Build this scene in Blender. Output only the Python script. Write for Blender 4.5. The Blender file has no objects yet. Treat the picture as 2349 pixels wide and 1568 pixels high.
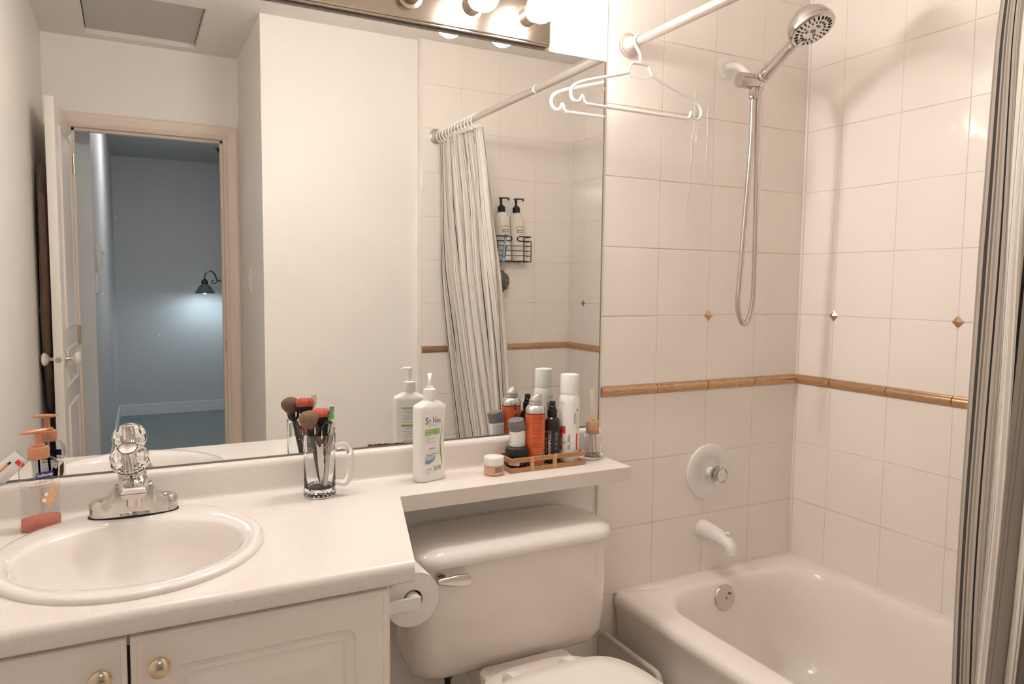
import bpy, bmesh, math, random
from mathutils import Vector, Matrix
random.seed(7)
PI = math.pi
SC = bpy.context.scene
COL = SC.collection

# ------------------------------------------------------------------ camera, world, exposure
cam_d = bpy.data.cameras.new('camera'); cam = bpy.data.objects.new('camera', cam_d); COL.objects.link(cam)
cam_d.sensor_width = 36.0; cam_d.lens = 25.723; cam_d.clip_start = 0.02
cam.matrix_world = Matrix(((0.887001, 0.026854, -0.460986, -1.42377), (-0.461647, 0.0743, -0.883946, -1.77278),
                           (0.010514, 0.996874, 0.078301, 1.31574), (0, 0, 0, 1)))
SC.camera = cam
w = bpy.data.worlds.new('world'); SC.world = w; w.use_nodes = True
w.node_tree.nodes['Background'].inputs[0].default_value = (0.9, 0.85, 0.8, 1)
w.node_tree.nodes['Background'].inputs[1].default_value = 0.02
SC.view_settings.view_transform = 'Standard'; SC.view_settings.look = 'None'
SC.view_settings.gamma = 1.0; SC.view_settings.use_curve_mapping = False
SC.view_settings.exposure = 0.27
BULB_L = 125.0; BULB_C = (1.0, 0.955, 0.895)
HALL_L = 165.0; HALL_C = (0.74, 0.90, 1.0)
SC.cycles.max_bounces = 10; SC.cycles.diffuse_bounces = 6; SC.cycles.glossy_bounces = 5; SC.cycles.transmission_bounces = 9
SC.cycles.sample_clamp_indirect = 0.0; SC.cycles.adaptive_threshold = 0.03

# ------------------------------------------------------------------ materials
MATS = {}
def mat(name, col, rough=0.5, metal=0.0, noise=0.0, nscale=40.0, bump=0.0, bscale=60.0, spec=0.5, coat=0.0,
        trans=0.0, ior=1.45, sheen=0.0, sss=0.0, alpha=1.0, col2=None, stretch=(1, 1, 1)):
    m = bpy.data.materials.new(name); m.use_nodes = True
    nt = m.node_tree; b = nt.nodes['Principled BSDF']
    b.inputs['Base Color'].default_value = (*col, 1); b.inputs['Roughness'].default_value = rough
    b.inputs['Metallic'].default_value = metal; b.inputs['Specular IOR Level'].default_value = spec
    b.inputs['Coat Weight'].default_value = coat; b.inputs['Coat Roughness'].default_value = 0.05
    b.inputs['Transmission Weight'].default_value = trans; b.inputs['IOR'].default_value = ior
    b.inputs['Sheen Weight'].default_value = sheen; b.inputs['Alpha'].default_value = alpha
    tc = nt.nodes.new('ShaderNodeNewGeometry')
    mp = nt.nodes.new('ShaderNodeMapping'); mp.inputs['Scale'].default_value = stretch
    nt.links.new(tc.outputs['Position'], mp.inputs['Vector'])
    n = nt.nodes.new('ShaderNodeTexNoise'); n.inputs['Scale'].default_value = nscale; n.inputs['Detail'].default_value = 4
    nt.links.new(mp.outputs[0], n.inputs['Vector'])
    if noise > 0:
        mx = nt.nodes.new('ShaderNodeMix'); mx.data_type = 'RGBA'
        mx.inputs['A'].default_value = (*col, 1)
        c2 = col2 if col2 else tuple(c * (1 - noise) for c in col)
        mx.inputs['B'].default_value = (*c2, 1)
        rp = nt.nodes.new('ShaderNodeMapRange'); rp.inputs[1].default_value = 0.4; rp.inputs[2].default_value = 0.68
        nt.links.new(n.outputs[0], rp.inputs[0]); nt.links.new(rp.outputs[0], mx.inputs['Factor'])
        nt.links.new(mx.outputs['Result'], b.inputs['Base Color'])
    if bump > 0:
        n2 = nt.nodes.new('ShaderNodeTexNoise'); n2.inputs['Scale'].default_value = bscale; n2.inputs['Detail'].default_value = 2
        nt.links.new(mp.outputs[0], n2.inputs['Vector'])
        bp = nt.nodes.new('ShaderNodeBump'); bp.inputs['Strength'].default_value = bump; bp.inputs['Distance'].default_value = 0.01
        nt.links.new(n2.outputs[0], bp.inputs['Height']); nt.links.new(bp.outputs[0], b.inputs['Normal'])
    MATS[name] = m
    return m
def emit(name, col, s):
    m = bpy.data.materials.new(name); m.use_nodes = True; nt = m.node_tree
    b = nt.nodes['Principled BSDF']; b.inputs['Base Color'].default_value = (0.9, 0.9, 0.9, 1)
    b.inputs['Emission Color'].default_value = (*col, 1); b.inputs['Emission Strength'].default_value = s
    MATS[name] = m
    return m
W = (0.80, 0.745, 0.695)
mat('paint', (0.89, 0.85, 0.81), 0.42, noise=0.02, nscale=3, bump=0.03, bscale=180)
mat('ceiling_paint', (0.84, 0.80, 0.76), 0.7, bump=0.25, bscale=220)
mat('hatch_paint', (0.60, 0.58, 0.55), 0.7, bump=0.3, bscale=260, noise=.1, nscale=200)
mat('tile', (0.905, 0.845, 0.79), 0.075, bump=0.075, bscale=21, noise=0.03, nscale=3)
mat('grout', (0.84, 0.75, 0.67), 0.8, noise=0.5, nscale=6, col2=(0.66, 0.49, 0.38))
mat('caulk', (0.86, 0.81, 0.77), 0.35)
mat('bronze', (0.66, 0.42, 0.25), 0.28, metal=0.75, noise=0.3, nscale=60, stretch=(1, 1, 8))
mat('floor', (0.78, 0.71, 0.64), 0.35, noise=0.15, nscale=6)
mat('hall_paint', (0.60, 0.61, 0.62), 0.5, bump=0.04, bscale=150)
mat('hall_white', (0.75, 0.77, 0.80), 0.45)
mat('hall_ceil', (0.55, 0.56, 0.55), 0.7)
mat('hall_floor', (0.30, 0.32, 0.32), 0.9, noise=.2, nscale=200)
mat('mirror', (0.90, 0.905, 0.895), 0.0, metal=1.0)
mat('mirror_edge', (0.25, 0.22, 0.2), 0.35, metal=0.6)
mat('rust', (0.16, 0.06, 0.03), 0.8, noise=.5, nscale=300)
mat('chrome', (0.62, 0.585, 0.55), 0.09, metal=1.0)
mat('chrome_worn', (0.64, 0.60, 0.565), 0.18, metal=1.0, bump=.03, bscale=300)
mat('nickel', (0.52, 0.455, 0.385), 0.17, metal=1.0, noise=.12, nscale=80, stretch=(1, 1, 12))
mat('socket_metal', (0.45, 0.38, 0.31), 0.25, metal=1.0)
mat('satin', (0.66, 0.60, 0.55), 0.34, metal=0.8)
mat('knob_brass', (0.74, 0.62, 0.46), 0.16, metal=1.0)
mat('black_plastic', (0.016, 0.015, 0.015), 0.28)
mat('black_void', (0.008, 0.008, 0.008), 0.9)
mat('rubber', (0.02, 0.018, 0.016), 0.7)
mat('counter', (0.81, 0.75, 0.70), 0.3, noise=0.10, nscale=420, bump=.02, bscale=400)
mat('porcelain', (0.84, 0.79, 0.75), 0.07, coat=0.5)
mat('porcelain_t', (0.86, 0.79, 0.735), 0.08, coat=0.5)
mat('tub_white', (0.92, 0.855, 0.805), 0.16, noise=.04, nscale=4)
mat('white_plastic', (0.85, 0.82, 0.79), 0.3)
mat('seat_plastic', (0.84, 0.79, 0.74), 0.25)
mat('cabinet', (0.86, 0.79, 0.725), 0.38)
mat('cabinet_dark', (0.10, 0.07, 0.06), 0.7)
mat('paper', (0.84, 0.80, 0.77), 0.9, bump=.2, bscale=500)
mat('cardboard', (0.35, 0.25, 0.18), 0.9)
mat('grey_panel', (0.62, 0.57, 0.52), 0.4)
mat('acrylic', (1, 0.985, 0.97), 0.02, trans=1.0, ior=1.49)
mat('glass', (1, 1, 1), 0.0, trans=1.0, ior=1.45)
mat('clear_plastic', (1, 0.99, 0.98), 0.03, trans=1.0, ior=1.05)
mat('pink_soap', (1.0, 0.40, 0.31), 0.05, trans=0.45, ior=1.1)
mat('copper_plastic', (0.62, 0.27, 0.155), 0.3, metal=0.35)
mat('navy', (0.03, 0.03, 0.16), 0.4)
mat('print_white', (0.88, 0.87, 0.85), 0.5)
mat('print_black', (0.02, 0.02, 0.025), 0.5)
mat('print_brown', (0.50, 0.27, 0.17), 0.5)
mat('print_grey', (0.42, 0.43, 0.45), 0.5)
mat('print_blue', (0.22, 0.33, 0.45), 0.5)
mat('print_green', (0.26, 0.52, 0.10), 0.5)
mat('print_orange', (0.80, 0.32, 0.12), 0.5)
mat('print_red', (0.78, 0.06, 0.035), 0.5)
mat('print_maroon', (0.30, 0.02, 0.04), 0.5)
mat('print_tan', (0.45, 0.34, 0.25), 0.5)
mat('drop', (0.86, 0.50, 0.26), 0.4, noise=.35, nscale=60)
mat('bottle_white', (0.86, 0.84, 0.815), 0.3)
mat('can_white', (0.86, 0.85, 0.83), 0.22)
mat('can_orange', (0.78, 0.17, 0.055), 0.3, noise=.08, nscale=80)
mat('aluminium', (0.72, 0.70, 0.68), 0.28, metal=1.0)
mat('grey_plastic', (0.20, 0.20, 0.20), 0.4, noise=.3, nscale=150)
mat('silver_plastic', (0.50, 0.48, 0.46), 0.35, metal=.4)
mat('pink_jar', (0.74, 0.42, 0.33), 0.25)
mat('dark_jar', (0.03, 0.018, 0.012), 0.12)
mat('bamboo', (0.52, 0.27, 0.13), 0.5, noise=.3, nscale=60, stretch=(1, 8, 8))
mat('bamboo_light', (0.62, 0.38, 0.22), 0.5, noise=.2, nscale=60, stretch=(8, 8, 1))
mat('reed', (0.86, 0.76, 0.64), 0.8)
mat('oil', (0.95, 0.80, 0.66), 0.0, trans=1.0, ior=1.1)
mat('brush_brown', (0.25, 0.145, 0.095), 0.95, noise=.4, nscale=500, bump=.2, bscale=500)
mat('brush_red', (0.62, 0.13, 0.09), 0.95, noise=.35, nscale=400, bump=.2, bscale=500)
mat('bristle_dark', (0.03, 0.02, 0.02), 0.9)
mat('red_handle', (0.70, 0.10, 0.07), 0.3)
mat('bristle_green', (0.10, 0.48, 0.10), 0.7)
mat('bristle_grey', (0.25, 0.26, 0.27), 0.7)
mat('steel', (0.6, 0.57, 0.54), 0.25, metal=1.0)
mat('door_paint', (0.80, 0.75, 0.70), 0.4, bump=.05, bscale=120, stretch=(1, 1, .1))
mat('casing_paint', (0.80, 0.69, 0.60), 0.45, bump=.06, bscale=140, stretch=(1, 1, .1))
mat('towel', (0.26, 0.145, 0.085), 0.95, noise=.4, nscale=300, bump=.8, bscale=400, sheen=.4)
mat('wire_black', (0.012, 0.011, 0.011), 0.35, metal=.3)
mat('lotion_cream', (0.82, 0.77, 0.70), 0.3)
mat('razor_blue', (0.28, 0.46, 0.62), 0.35)
mat('razor_green', (0.08, 0.22, 0.12), 0.35)
mat('loofah', (0.22, 0.20, 0.18), 0.9, noise=.5, nscale=150)
mat('lamp_bronze', (0.09, 0.085, 0.07), 0.3, metal=.8)
mat('lamp_shade', (0.16, 0.20, 0.19), 0.3)
mat('melon_spot', (.9, .87, .84), .6)
emit('bulb_on', BULB_C, BULB_L)
emit('hall_fill_glow', (1.0, 0.97, 0.95), 48.0)  # glow of the added fill light on the hall ceiling
emit('hall_bulb', HALL_C, HALL_L)

def curtain_material():
    m = bpy.data.materials.new('curtain_cloth'); m.use_nodes = True; nt = m.node_tree
    b = nt.nodes['Principled BSDF']; b.inputs['Roughness'].default_value = 0.85
    uv = nt.nodes.new('ShaderNodeUVMap'); uv.uv_map = 'UVMap'
    sp = nt.nodes.new('ShaderNodeSeparateXYZ'); nt.links.new(uv.outputs[0], sp.inputs[0])
    fr = nt.nodes.new('ShaderNodeMath'); fr.operation = 'FRACT'
    ml = nt.nodes.new('ShaderNodeMath'); ml.operation = 'MULTIPLY'; ml.inputs[1].default_value = 1.0
    nt.links.new(sp.outputs[0], ml.inputs[0]); nt.links.new(ml.outputs[0], fr.inputs[0])
    cr = nt.nodes.new('ShaderNodeValToRGB'); cr.color_ramp.interpolation = 'CONSTANT'
    nt.links.new(fr.outputs[0], cr.inputs[0])
    Wc = (.72, .67, .62, 1); Bk = (.035, .032, .032, 1); G = (.30, .265, .235, 1); Tn = (.53, .47, .41, 1); Dk = (.11, .10, .095, 1)
    stops = [(0, Wc), (.10, Tn), (.12, Wc), (.15, Tn), (.165, Wc), (.23, Bk), (.262, Wc), (.30, G), (.325, Wc), (.345, G), (.37, Wc), (.45, Tn), (.52, Wc), (.545, Tn), (.56, Wc),
             (.60, Bk), (.622, Wc), (.66, Tn), (.68, Wc), (.70, G), (.73, Wc), (.75, Dk), (.79, Wc), (.83, Tn), (.85, Wc), (.87, Tn), (.885, Wc), (.94, G), (.96, Wc)]
    els = cr.color_ramp.elements
    els[0].position, els[0].color = stops[0]; els[1].position, els[1].color = stops[-1]
    for p_, c_ in stops[1:-1]:
        e = els.new(p_); e.color = c_
    nt.links.new(cr.outputs[0], b.inputs['Base Color'])
    MATS['curtain'] = m
curtain_material()

# ------------------------------------------------------------------ mesh helpers
def link(o, parent=None):
    COL.objects.link(o)
    if parent: o.parent = parent
    return o
def mesh_from(bm, name, smooth=True, ang=35):
    bmesh.ops.recalc_face_normals(bm, faces=bm.faces)
    me = bpy.data.meshes.new(name); bm.to_mesh(me); bm.free()
    if smooth and len(me.polygons):
        me.shade_smooth(); me.set_sharp_from_angle(angle=math.radians(ang))
    return me
def obj(name, bm, m, parent=None, smooth=True, ang=35, label=None):
    me = mesh_from(bm, name, smooth, ang)
    me.materials.append(MATS[m])
    o = link(bpy.data.objects.new(name, me), parent)
    if label: o['label'] = label
    return o
def tag(o, label, cat, group=None):
    o['label'] = label; o['category'] = cat
    if group: o['group'] = group
    return o
def thing(name, label, cat, loc=(0, 0, 0), rz=0.0, group=None):
    o = link(bpy.data.objects.new(name, None)); o.empty_display_size = 0.05
    o.location = loc; o.rotation_euler = (0, 0, rz)
    return tag(o, label, cat, group)
def struct(name, bm, m, label=None, smooth=False):
    o = obj(name, bm, m, None, smooth); o['kind'] = 'structure'
    if label: o['label'] = label
    return o
def BM(): return bmesh.new()
def box(bm, x0, x1, y0, y1, z0, z1, bev=0.0, seg=2):
    r = bmesh.ops.create_cube(bm, size=1.0)
    vs = r['verts']
    for v in vs:
        v.co = Vector((x0 + (v.co.x + .5) * (x1 - x0), y0 + (v.co.y + .5) * (y1 - y0), z0 + (v.co.z + .5) * (z1 - z0)))
    if bev > 0:
        es = list({e for v in vs for e in v.link_edges})
        bmesh.ops.bevel(bm, geom=es, offset=bev, segments=seg, affect='EDGES', profile=0.5)
    return bm
def bxo(name, m, parent, *a, **k): return obj(name, box(BM(), *a, **k), m, parent, ang=20)
def loft(bm, rings, cap0=True, cap1=True, closed=True):
    vr = [[bm.verts.new(p) for p in r] for r in rings]
    n = len(vr[0])
    for a, b in zip(vr, vr[1:]):
        for i in range(n if closed else n - 1):
            j = (i + 1) % n
            try: bm.faces.new((a[i], a[j], b[j], b[i]))
            except ValueError: pass
    if cap0: bm.faces.new(list(reversed(vr[0])))
    if cap1: bm.faces.new(vr[-1])
    return bm
def ell(cx, cy, a, b, z, n=40, p=2.0):
    out = []
    for i in range(n):
        t = 2 * PI * i / n; c, s = math.cos(t), math.sin(t)
        out.append((cx + a * math.copysign(abs(c) ** (2 / p), c), cy + b * math.copysign(abs(s) ** (2 / p), s), z))
    return out
def rrect(cx, cy, w_, d_, r, z, k=6):
    out = []
    for q, (sx, sy) in enumerate(((1, 1), (-1, 1), (-1, -1), (1, -1))):
        for i in range(k + 1):
            a = q * PI / 2 + i * PI / 2 / k
            out.append((cx + sx * (w_ / 2 - r) + r * math.cos(a), cy + sy * (d_ / 2 - r) + r * math.sin(a), z))
    return out
def frame_of(d):
    d = Vector(d).normalized()
    u = d.orthogonal().normalized(); return u, d.cross(u), d
def lathe(bm, prof, base=(0, 0, 0), axis=(0, 0, 1), n=32, cap0=True, cap1=True, up=None):
    base = Vector(base); d = Vector(axis).normalized()
    if abs(d.z) > .999: u, v = Vector((1, 0, 0)), Vector((0, 1, 0))
    else:
        u = Vector((0, 0, 1)).cross(d).normalized(); v = d.cross(u)
    rings = []
    for r, h in prof:
        rings.append([base + d * h + (u * math.cos(2 * PI * i / n) + v * math.sin(2 * PI * i / n)) * max(r, 1e-5) for i in range(n)])
    return loft(bm, rings, cap0, cap1)
def tube(bm, pts, rad, n=10, cap=True, closed=False):
    pts = [Vector(p) for p in pts]; N = len(pts)
    rads = rad if isinstance(rad, (list, tuple)) else [rad] * N
    rings = []; u = None
    for i, p in enumerate(pts):
        if closed: t = pts[(i + 1) % N] - pts[i - 1]
        else: t = pts[min(i + 1, N - 1)] - pts[max(i - 1, 0)]
        t.normalize()
        if u is None: u = t.orthogonal().normalized()
        u = (u - t * u.dot(t)).normalized(); v = t.cross(u)
        rings.append([p + (u * math.cos(2 * PI * k / n) + v * math.sin(2 * PI * k / n)) * rads[i] for k in range(n)])
    if closed: rings.append(rings[0]); return loft_closed(bm, rings[:-1])
    return loft(bm, rings, cap, cap)
def loft_closed(bm, rings):
    vr = [[bm.verts.new(p) for p in r] for r in rings]; n = len(vr[0]); N = len(vr)
    for q in range(N):
        a, b = vr[q], vr[(q + 1) % N]
        for i in range(n):
            j = (i + 1) % n; bm.faces.new((a[i], a[j], b[j], b[i]))
    return bm
def smooth_path(pts, sub=6, closed=False):
    P = [Vector(p) for p in pts]; N = len(P); out = []
    for i in range(N if closed else N - 1):
        g = (lambda k: P[k % N]) if closed else (lambda k: P[max(0, min(N - 1, k))])
        p0, p1, p2, p3 = g(i - 1), g(i), g(i + 1), g(i + 2)
        for s in range(sub):
            t = s / sub
            out.append(0.5 * ((2 * p1) + (p2 - p0) * t + (2 * p0 - 5 * p1 + 4 * p2 - p3) * t * t + (3 * p1 - p0 - 3 * p2 + p3) * t ** 3))
    if not closed: out.append(P[-1])
    return out
def prism(bm, outline, depth, fn):
    """outline in 2D, extruded 0..depth; fn(a,b,c)->xyz"""
    return loft(bm, [[fn(a, b, 0) for a, b in outline], [fn(a, b, depth) for a, b in outline]])
def copy_tree(o, parent=None):
    c = o.copy(); COL.objects.link(c); c.parent = parent
    for ch in o.children: copy_tree(ch, c)
    return c

_tc = {}
def text_mesh(body, size):
    key = (body, size)
    if key in _tc: return _tc[key]
    cu = bpy.data.curves.new('t', 'FONT'); cu.body = body; cu.size = size; cu.align_x = 'CENTER'; cu.align_y = 'CENTER'
    cu.resolution_u = 3
    o = bpy.data.objects.new('t', cu); COL.objects.link(o)
    dg = bpy.context.evaluated_depsgraph_get()
    me = bpy.data.meshes.new_from_object(o.evaluated_get(dg))
    res = ([(v.co.x, v.co.y) for v in me.vertices], [tuple(p.vertices) for p in me.polygons])
    bpy.data.objects.remove(o); bpy.data.curves.remove(cu); bpy.data.meshes.remove(me)
    _tc[key] = res
    return res
def text(parent, body, size, m, fn, cx=0, cy=0, sx=1.0, rot=0, name='lettering', slant=0, bold=0):
    vs, fs = text_mesh(body, size)
    bm = BM(); c, s = math.cos(rot), math.sin(rot)
    for off in ([0] if not bold else [-bold, bold]):
        V = []
        for x, y in vs:
            x = x * sx + slant * y + off
            V.append(bm.verts.new(fn(cx + x * c - y * s, cy + x * s + y * c)))
        for f in fs:
            try: bm.faces.new([V[i] for i in f])
            except ValueError: pass
    return obj(name, bm, m, parent, smooth=False)
def patch(parent, name, m, fn, x0, x1, y0, y1, nx=6, ny=1, slant=0.0):
    bm = BM()
    g = [[bm.verts.new(fn(x0 + (x1 - x0) * i / nx, y0 + (y1 - y0) * j / ny + slant * (i / nx))) for i in range(nx + 1)] for j in range(ny + 1)]
    for j in range(ny):
        for i in range(nx): bm.faces.new((g[j][i], g[j][i + 1], g[j + 1][i + 1], g[j + 1][i]))
    return obj(name, bm, m, parent, smooth=False)
def outline_patch(parent, name, m, fn, pts):
    bm = BM(); bm.faces.new([bm.verts.new(fn(x, y)) for x, y in pts])
    bmesh.ops.triangulate(bm, faces=bm.faces)
    return obj(name, bm, m, parent, smooth=False)
def lines(parent, m, fn, x0, x1, ys, h=0.0008, seed=1, left=True, name='fine_print'):
    """rows of small unreadable print"""
    rnd = random.Random(seed); bm = BM()
    for y in ys:
        x = x0; xe = x1 - rnd.random() * (x1 - x0) * .3
        while x < xe:
            wd = min(0.0015 + rnd.random() * .005, xe - x)
            k = max(1, int(wd / .003))
            for q in range(k):
                a, b = x + wd * q / k, x + wd * (q + 1) / k
                bm.faces.new([bm.verts.new(fn(*p)) for p in ((a, y - h / 2), (b, y - h / 2), (b, y + h / 2), (a, y + h / 2))])
            x += wd + .0009
    return obj(name, bm, m, parent, smooth=False)
def cyl(R, th, z0=0.0, e=0.0004):
    return lambda x, y: ((R + e) * math.sin(th + x / R), -(R + e) * math.cos(th + x / R), z0 + y)

# ------------------------------------------------------------------ setting
XL, XR, YF, YD, CH = -1.757, 0.6122, -1.4985, -2.26, 2.44
CT = 0.825
b_ = BM(); box(b_, XL - .1, XR + .12, YD - .02, .12, -.08, 0); struct('floor', b_, 'floor', 'beige bathroom floor')
# ceiling with the attic hatch opening
hx0, hx1, hy0, hy1 = -1.575, -1.112, -2.185, -1.60
b_ = BM()
for a in ((XL - .1, hx0, YD, .1), (hx1, XR + .1, YD, .1), (hx0, hx1, YD, hy0), (hx0, hx1, hy1, .1)):
    box(b_, a[0], a[1], a[2], a[3], CH, CH + .05)
struct('ceiling', b_, 'ceiling_paint', 'beige painted bathroom ceiling')
h = thing('attic_hatch', 'flat grey-beige attic hatch panel recessed in the ceiling above the door', 'hatch', ((hx0 + hx1) / 2, (hy0 + hy1) / 2, CH))
bxo('panel', 'hatch_paint', h, hx0 - h.location.x + .004, hx1 - h.location.x - .004, hy0 - h.location.y + .004, hy1 - h.location.y - .004, .022, .05)
bxo('backing', 'black_void', h, -.24, .24, -.32, .32, .0505, .07)

wb = struct('wall_back', box(BM(), XL - .1, XR + .12, .006, .12, 0, CH), 'paint', 'warm white wall behind the mirror and toilet')
wr = struct('wall_right', box(BM(), XR + .006, XR + .12, YF - .02, .12, 0, CH), 'paint', 'tiled wall along the long side of the bathtub')
wl = struct('wall_left', box(BM(), XL - .1, XL, YD - .02, .12, 0, CH), 'paint', 'plain wall beside the open door')
wf = struct('wall_front', box(BM(), -.911, XR + .12, YF - .15, YF - .034, 0, CH), 'paint', 'plain white wall with the tiled foot end of the tub')
bxo('tile_backing', 'paint', wf, -.2085, XR + .11, YF - .034, YF - .005, 0, CH)
wa = struct('wall_alcove', box(BM(), -.911, -.80, YD, YF - .15, 0, CH), 'paint', 'short side wall of the entry alcove')
# door wall in three pieces around the opening
DX0, DX1, DZ = -1.650, -0.986, 2.03
b_ = BM()
box(b_, XL - .1, DX0 - .018, YD - .12, YD, 0, CH); box(b_, DX1 + .018, -.80, YD - .12, YD, 0, CH); box(b_, DX0 - .018, DX1 + .018, YD - .12, YD, DZ + .018, CH)
struct('wall_door', b_, 'paint', 'wall around the doorway')
# jamb, stop and casing of the doorway
t1 = struct('trim_1', box(BM(), DX1, DX1 + .018, YD - .125, YD + .004, 0, DZ + .018), 'casing_paint', 'tan painted frame of the bathroom doorway')
def tr(nm, *a, **k):
    o = bxo(nm, 'casing_paint', t1, *a, **k); return o
tr('jamb', DX0 - .018, DX0, YD - .125, YD + .004, 0, DZ + .018)
tr('head_jamb', DX0, DX1, YD - .125, YD + .004, DZ, DZ + .018)
tr('door_stop', DX1 - .011, DX1, YD - .075, YD - .04, 0, DZ)
tr('door_stop', DX0, DX0 + .011, YD - .075, YD - .04, 0, DZ)
tr('door_stop', DX0, DX1, YD - .075, YD - .04, DZ - .011, DZ)
CZ = 2.078
def casing(side):
    prof = [(0.004, 0), (0.004, .009), (.012, .014), (.02, .010), (.026, .013), (.058, .018), (.066, .016), (.068, 0)]
    bm = BM()
    if side == 'R': rings = [[(DX1 + .0 + a, YD + b, z0 if z0 == 0 else DZ + a) for a, b in prof] for z0 in (0, 1)]
    elif side == 'L': rings = [[(DX0 - a, YD + b, z0 if z0 == 0 else DZ + a) for a, b in prof] for z0 in (0, 1)]
    else: rings = [[(DX0 - a if q == 0 else DX1 + a, YD + b, DZ + a) for a, b in prof] for q in (0, 1)]
    loft(bm, rings); return obj('casing', bm, 'casing_paint', t1, ang=20)
for s_ in 'LRT': casing(s_)
bxo('strike_plate', 'steel', t1, DX1 - .0015, DX1 + .001, YD - .036, YD - .012, .955, 1.015)
# baseboards
bb = struct('baseboard_front', box(BM(), -.911, -.2085, YF - .034, YF - .022, 0, .085, .004), 'casing_paint', 'painted baseboard under the plain wall')
bb2 = struct('baseboard_alcove', box(BM(), -.923, -.911, YD, YF - .034, 0, .085, .004), 'casing_paint', 'painted baseboard in the entry alcove')

# ---- wall tiles
rowz = [2.241, 2.038, 1.8346, 1.6314, 1.4282, 1.225, 1.0171]
rows = [(2.241, CH)] + [(rowz[i + 1], rowz[i]) for i in range(6)]
rows_low = [(.785, .9881), (.5817, .785), (.3785, .5817)]
G_ = 0.0008
_tm = {}
def tile_mesh(w_, h_, th=.006):
    key = (round(w_, 3), round(h_, 3))
    if key not in _tm:
        bm = BM(); box(bm, -w_ / 2 + G_, w_ / 2 - G_, 0, th, -h_ / 2 + G_, h_ / 2 - G_)
        es = [e for e in bm.edges if all(v.co.y < .001 for v in e.verts)]
        bmesh.ops.bevel(bm, geom=es, offset=.0016, segments=2, affect='EDGES', profile=.6)
        me = mesh_from(bm, 'tile', False); me.materials.append(MATS['tile']); _tm[key] = me
    return _tm[key]
def place_tile(par, pos, rz, w_, h_):
    o = link(bpy.data.objects.new('tile', tile_mesh(w_, h_)), par)
    o.location = pos; o.rotation_euler = (random.uniform(-.0007, .0007), 0, rz + random.uniform(-.0007, .0007))
def border_piece(par, fn, a0, a1):
    prof = [(0, -.0145), (.004, -.0145), (.005, -.0105), (.0085, -.009), (.0115, -.003), (.0115, .004), (.009, .009), (.0055, .0105), (.0055, .0125), (.004, .0145), (0, .0145)]
    bm = BM(); loft(bm, [[fn(a, -q, 1.0026 + z) for q, z in prof] for a in (a0 + .0012, a1 - .0012)])
    obj('border_tile', bm, 'bronze', par, ang=50)
def diamond(par, fn, a, z, s=.0175):
    bm = BM(); c = bm.verts.new(fn(a, -.008, z))
    ring = [fn(a + s, -.0012, z), fn(a, -.0012, z + s), fn(a - s, -.0012, z), fn(a, -.0012, z - s)]
    ring2 = [fn(a + s, .002, z), fn(a, .002, z + s), fn(a - s, .002, z), fn(a, .002, z - s)]
    v = [bm.verts.new(p) for p in ring]; v2 = [bm.verts.new(p) for p in ring2]
    for i in range(4):
        bm.faces.new((v[i], v[(i + 1) % 4], c)); bm.faces.new((v[i], v2[i], v2[(i + 1) % 4], v[(i + 1) % 4]))
    obj('diamond_insert', bm, 'bronze', par, smooth=False)
colsX = [-.2035, 0, .2030, .4060, .6122]
colsW = [0, .139] + [.139 + .203 * k for k in range(1, 7)] + [-YF]
def tiles_for(par, cols, fn, rz, extra_rows):
    for c0, c1 in zip(cols, cols[1:]):
        for z0, z1 in rows + extra_rows:
            p = fn((c0 + c1) / 2, 0, (z0 + z1) / 2); place_tile(par, p, rz, c1 - c0, z1 - z0)
        border_piece(par, fn, c0, c1)
fb = lambda a, d, z: (a, d, z)
fr_ = lambda a, d, z: (XR + d, -a, z)
ff = lambda a, d, z: (a, YF - d, z)
tiles_for(wb, colsX, fb, 0, rows_low); tiles_for(wr, colsW, fr_, -PI / 2, rows_low); tiles_for(wf, colsX, ff, PI, rows_low)
for z0, z1 in ((.175, .3785), (0, .175)):
    place_tile(wb, (-.173, 0, (z0 + z1) / 2), 0, .061, z1 - z0)
    place_tile(wf, (-.173, YF, (z0 + z1) / 2), PI, .061, z1 - z0)
for fn, par, a in ((fb, wb, .203), (fr_, wr, .139), (fr_, wr, .545), (fr_, wr, .951), (fr_, wr, 1.357), (ff, wf, .203)): diamond(par, fn, a, 1.225)
obj('grout', box(BM(), -.2035, XR + .006, .0011, .0062, 0, CH), 'grout', wb)
obj('grout', box(BM(), XR + .0011, XR + .0062, YF - .005, .006, .2, CH), 'grout', wr)
obj('grout', box(BM(), -.2035, XR + .006, YF - .0052, YF - .0011, 0, CH), 'grout', wf)
# silicone beads in the corners and at the tile edge
b_ = BM(); tube(b_, [(XR - .001, -.001, .38), (XR - .001, -.001, CH)], .0055, 8); obj('silicone_bead', b_, 'caulk', wb)
b_ = BM(); tube(b_, [(XR - .001, YF + .001, .38), (XR - .001, YF + .001, CH)], .005, 8); obj('silicone_bead', b_, 'caulk', wf)
b_ = BM(); box(b_, -.2085, -.2035, -.001, .006, .0, CH, .001); obj('edge_trim', b_, 'caulk', wb)
b_ = BM(); box(b_, -.2105, -.2035, YF - .034, YF + .001, 0, CH, .001); obj('edge_trim', b_, 'caulk', wf)

for pts in ([(.122, .688), (.1225, .675), (.121, .655), (.124, .62), (.119, .56), (.113, .52), (.116, .50), (.109, .45), (.110, .40), (.1, .32), (.094, .24)], [(.175, .64), (.176, .55), (.172, .47), (.178, .40)]):
    b_ = BM(); tube(b_, smooth_path([(x, -.0003, z + 1.225) for x, z in pts], 4), [.0010 * (1.15 - i / (4 * len(pts))) for i in range(4 * (len(pts) - 1) + 1)], 6); obj('limescale_drip', b_, 'caulk', wb)
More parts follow.
